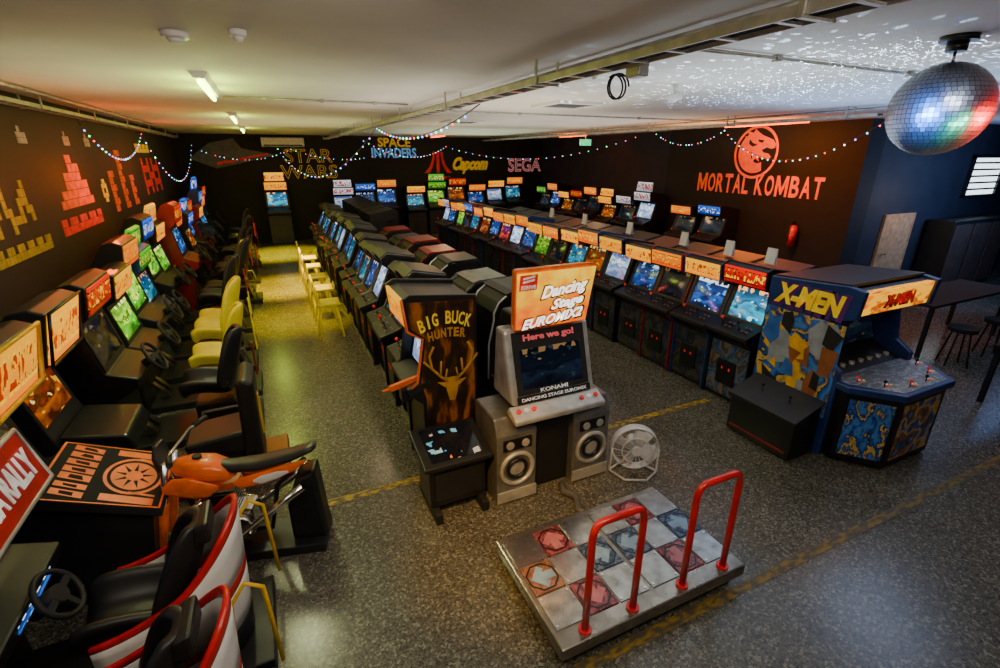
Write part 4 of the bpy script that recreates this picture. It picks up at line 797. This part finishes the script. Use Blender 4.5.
t=thing('exit_sign','green lit exit sign hanging from the ceiling','sign',(9.2,13.5,0))
P('panel',None,lambda m:m.box(-.2,.2,-.02,.02,3.08,3.26),M['exit'],t); P('hanger',None,lambda m:m.box(-.01,.01,-.01,.01,3.26,CZ),M['white'],t)
p=at_x(791,240,10.1); t=thing('fire_extinguisher','red fire extinguisher hanging on the right wall','fire extinguisher',(10.1,p.y,.95))
P('cylinder',None,lambda m:(m.cyl((0,0,0),(0,0,.4),.08,n=20),m.sphere((0,0,.4),.08,20,10,0,True,(1,1,.6))),M['red'],t); P('valve',None,lambda m:(m.cyl((0,0,.44),(0,0,.5),.02,n=10),m.box(-.08,.03,-.012,.012,.5,.52)),M['black'],t); P('hose',None,lambda m:m.tube([(-.02,0,.48),(-.1,.02,.45),(-.1,.03,.2),(-.085,.03,.1)],.01,6),M['rubber'],t)
P('bracket',None,lambda m:m.box(.05,.1,-.03,.03,.1,.3),M['black'],t)
# disco ball
t=thing('mirror_ball','mirror disco ball hanging from the ceiling at upper right','disco ball',(3.66,1.74,CZ))
def facets(m):
    R=.25; nv=30
    for j in range(nv):
        a0=PI*j/nv; a1=PI*(j+1)/nv; rr=math.sin((a0+a1)/2); n=max(5,int(2*nv*rr))
        for i in range(n):
            b0=2*PI*(i+.05)/n; b1=2*PI*(i+.95)/n; k=.006
            pt=lambda a,b:Vector((R*math.sin(a)*math.cos(b),R*math.sin(a)*math.sin(b),-.38-R*math.cos(a)))
            q=[pt(a0+k,b0),pt(a0+k,b1),pt(a1-k,b1),pt(a1-k,b0)]; c=sum(q,Vector())/4; ax=Vector((random.uniform(-1,1),random.uniform(-1,1),random.uniform(-1,1))).normalized(); Rm=Matrix.Rotation(random.uniform(-.1,.1),3,ax)
            m.add([c+Rm@(v-c) for v in q],[(0,1,2,3)])
P('mirror_tiles',None,facets,mat('mirror',(.24,.24,.26),.4,1,var=.02),t)
P('core',None,lambda m:m.sphere((0,0,-.38),.243,28,18),M['grey'],t)
P('motor',None,lambda m:(m.cyl((0,0,0),(0,0,-.03),.09,n=18),m.cyl((0,0,-.03),(0,0,-.08),.05,n=18)),M['black'],t); P('hook_rod',None,lambda m:m.cyl((0,0,-.08),(0,0,-.14),.008,n=8),M['steel'],t)
# fairy lights
def sag(a,b,s,n): a,b=Vector(a),Vector(b); return [a.lerp(b,i/n)-Vector((0,0,4*s*(i/n)*(1-i/n))) for i in range(n+1)]
def string(label,segs,step=.22):
    pts=[]
    for a,b,s in segs: pts+=sag(a,b,s,24)[(1 if pts else 0):]
    t=thing('string_light',label,'string lights',(0,0,0)); P('wire',None,lambda m:m.tube(pts,.006,5),M['rubber'],t)
    d=0; k=0
    for i in range(1,len(pts)):
        d+=(pts[i]-pts[i-1]).length
        while d>step:
            d-=step
            if k<99: P('bulb','bulb',lambda m:m.sphere((0,0,0),.0125,8,6),M['bulb_'+'bgrbwgbr'[k%8]],t).location=pts[i]-Vector((0,0,.02))
            k+=1
string('coloured string lights swagged in front of the orange title wall',[((5.2,2.3,3.38),(7.8,4.2,3.3),.15),((7.8,4.2,3.3),(9.95,8.9,3.36),.62),((9.95,8.9,3.36),(9.95,11.2,3.36),.3)],.14)
string('coloured string lights along the left wall below the ceiling',[((-2.1,8.5,3.2),(-2.05,12,3.2),.45),((-2.05,12,3.2),(-1.9,18.2,3.1),.95)],.15)
string('coloured string lights hanging from the centre cable tray',[((1.8,4.3,3.22),(1.75,8.5,3.22),.2),((1.75,8.5,3.22),(.5,18.2,3.0),.8)],.18)
string('coloured string lights across the rear of the room',[((2.2,13,3.22),(6,17.5,3.1),.4),((6,17.5,3.1),(9.9,12.0,3.3),.5)],.17)
string('coloured string lights sagging along the back wall near the ceiling',[((-1.9,18.3,3.05),(.9,18.3,3.0),.35),((.9,18.3,3.0),(4.4,18.3,3.05),.35)],.17)
# ------------------------------------------------------------------ right corner furniture, cards
def table(label,x0,x1,y0,y1,h):
    t=thing('dark_table',label,'table',((x0+x1)/2,(y0+y1)/2,0)); W('table_top',lambda m:m.box(x0,x1,y0,y1,h-.04,h),M['matte'],t,.006)
    for x in (x0+.05,x1-.05):
        for y in (y0+.05,y1-.05): W('leg',lambda m,x=x,y=y:m.box(x-.025,x+.025,y-.025,y+.025,0,h-.04),M['matte'],t)
table('long dark table right of the big blue cabinet',8.3,10.6,3.3,4.0,.8)
table('dark table at the right edge nearer the camera',7.4,8.8,1.6,2.3,.74)
t=thing('dark_cupboard','dark wide cupboard under the window at right','cupboard',(13.6,5.5,0))
W('carcass',lambda m:m.box(12.9,15.2,5.25,5.74,0,1.5),M['black2'],t,.01)
for x in (12.95,13.72,14.49): W('door',lambda m,x=x:m.box(x,x+.7,5.23,5.25,.08,1.42),mat('brown_door',(.09,.05,.035),.5),t,.005)
for i,(x,y) in enumerate(((8.5,3.0),(9.4,2.95),(7.7,1.3))):
    t=thing('bar_stool','dark round stool in the right corner, %s by the dark tables'%ORD[i],'stool',(x,y,0),0,'dark stools')
    P('seat','bs',lambda m:m.cyl((0,0,.5),(0,0,.56),.17,n=20),M['matte'],t,.01)
    for q in range(4): P('leg','bsl%d'%q,lambda m,q=q:m.cyl((.1*math.cos(q*PI/2),.1*math.sin(q*PI/2),.5),(.18*math.cos(q*PI/2),.18*math.sin(q*PI/2),0),.013,n=8),M['matte'],t)
for i,y in enumerate((4.1,4.75,5.6,6.9,8.3,9.6)):
    tag(P('info_card',None,lambda m,y=y:m.prism([(5.72,1.485),(5.75,1.685),(5.754,1.685),(5.78,1.481),(5.774,1.481),(5.752,1.67),(5.726,1.485)],'y',y-.07,y+.07),M['white']),'white folded info card on the dark tops, %s from the big blue cabinet'%ORD[i],'card','info cards on the cabinets')
# ------------------------------------------------------------------ lights
def light(kind,loc,e,c,size=.2,target=None,**kw):
    l=bpy.data.lights.new('lamp_or_fill',kind); l.energy=e; l.color=c; o=bpy.data.objects.new('lamp_or_fill',l); COL.objects.link(o); o.location=loc
    if kind=='AREA': l.shape='RECTANGLE'; l.size=size; l.size_y=kw.get('sy',size)
    else: l.shadow_soft_size=size
    if kind=='SPOT': l.spot_size=math.radians(kw.get('ang',40)); l.spot_blend=kw.get('bl',.5)
    if target is not None: o.rotation_euler=(Vector(target)-Vector(loc)).to_track_quat('-Z','Y').to_euler()
    return o
G=(.75,1,.08); WM=(1,.72,.4)
for y,e,c in ((5.7,34,(1,.96,.66)),(10,8,G),(14.3,8,G)): light('AREA',(-.36,y,CZ-.11),e,c,.1,(-.36,y,0),sy=1.4)
light('POINT',(-.37,5.4,3.2),9,(.7,1,.06),.06); light('POINT',(-.37,6.1,3.2),9,(.7,1,.06),.06); light('POINT',(-.34,10,3.2),10,G,.06); light('POINT',(-.34,14.3,3.2),11,G,.06)
light('SPOT',(.1,11.4,3.2),4200,(1,.68,.0),.1,(.1,11.7,0),ang=50,bl=.9); light('SPOT',(.1,15.6,3.2),3600,(.95,.78,.0),.1,(.1,15.9,0),ang=54,bl=.9); light('SPOT',(.1,8.7,3.2),1300,(1,.74,.0),.1,(.1,9.1,0),ang=46,bl=1)  # added overhead spots stand in for a yellow reflection on the aisle floor
for x,y,e,c in ((1.2,7.5,9,WM),(3.6,6.0,14,WM),(3.6,11,18,(1,.66,.32)),(7.8,11,18,(1,.55,.28)),(6.5,15.5,18,(.6,1,.6)),(1,15.5,5,(1,.75,.1))): light('POINT',(x,y,2.5),e,c,.15)  # added fill points hanging in mid-air, no fittings
for x,y,e,c,s in ((-.6,5.5,15,(.95,1,.55),2.5),(2.6,6,38,(1,.95,.82),3),(.8,11.5,28,(.95,1,.45),3.5),(5.5,9,46,(1,.96,.88),4),(5.5,14,48,(.86,1,.74),4),(6.6,3.4,62,(.38,.58,1),3),(3.8,3.2,26,(.75,.87,1),2),(8.6,8,38,(1,.46,.16),2)): light('AREA',(x,y,2.62),e,c,s,(x,y,5))  # added upward areas that brighten and tint the ceiling, no fixtures there
light('POINT',(-1.75,9.0,2.5),30,(1,.14,.02),.1); light('POINT',(-1.75,6.5,2.5),14,(1,.22,.03),.1); light('POINT',(-1.6,12.5,2.6),24,(1,.1,.02),.1)  # added red-orange points make the left wall glow, no fitting
light('AREA',(8.9,7,CZ-.12),90,(1,.2,.01),.1,(9.6,7,0),sy=1.6)
for x,y in ((8.9,6.6),(8.9,7.5),(8.9,13.8),(5.2,16)): light('POINT',(x,y,3.15),17,(1,.15,.0),.06)
light('AREA',(6.6,2.4,CZ-.05),26,(.5,.64,1),1.6,(6,2.8,0))  # bluish fill added over the right side
light('AREA',(1.5,.5,CZ-.05),62,(1,.88,.7),1.3,(1.8,2.3,0))  # added foreground fill for the dance platform and floor
light('SPOT',(.1,1.2,3.2),420,(1,.48,.01),.05,(1.3,2.62,.3),ang=36,bl=.9)
light('AREA',(-1.0,1.2,CZ-.05),28,(1,.88,.7),1.0,(-.9,2.8,0)); light('AREA',(.6,1.6,3.2),14,(1,.88,.7),.6,(-.6,2.8,.6))  # added fills brightening the rally seats and near left
light('AREA',(13,3.6,2.4),54,(.2,.42,1),1,(12.5,5.8,1.9)); light('POINT',(11.7,5.0,2.0),14,(1,.75,.5),.1)  # added blue fill for the recess wall, warm fill for the door
light('SPOT',(4.5,.3,2.6),1500,(1,.01,.01),.06,(3.66,1.74,3.03),ang=15,bl=.3); light('SPOT',(2.2,1.5,2.75),1100,(.05,.25,1),.06,(3.66,1.74,3.04),ang=17,bl=.3); light('SPOT',(3.3,.4,2.3),260,(.05,1,.45),.06,(3.66,1.74,2.98),ang=15,bl=.3); light('SPOT',(2.9,.9,3.3),70,(.8,.9,1),.05,(3.66,1.74,3.08),ang=20)  # coloured spots added only to tint the mirror ball
def gobo(loc,e,c,scale,ang):  # added patterned spot, stands in for dots thrown by the mirror ball
    o=light('SPOT',loc,e,c,.004,(loc[0],loc[1],9),ang=ang,bl=.3); l=o.data; l.use_nodes=True; N=l.node_tree.nodes; L=l.node_tree.links; em=N['Emission']
    g=N.new('ShaderNodeNewGeometry'); v=N.new('ShaderNodeTexVoronoi'); v.inputs['Scale'].default_value=scale; L.new(g.outputs['Incoming'],v.inputs['Vector'])
    r=ramp(N,[(0,(1,1,1)),(.2,(1,1,1)),(.26,(0,0,0))]); L.new(v.outputs['Distance'],r.inputs['Fac']); L.new(r.outputs[0],em.inputs['Strength'])
gobo((4.0,2.1,2.8),240,(.5,.72,1),18,150); gobo((4.6,3.6,2.2),800,(.5,.72,1),24,140)
wd=bpy.data.worlds.new('world'); S.world=wd; wd.use_nodes=True; wd.node_tree.nodes['Background'].inputs[0].default_value=(.02,.02,.025,1)
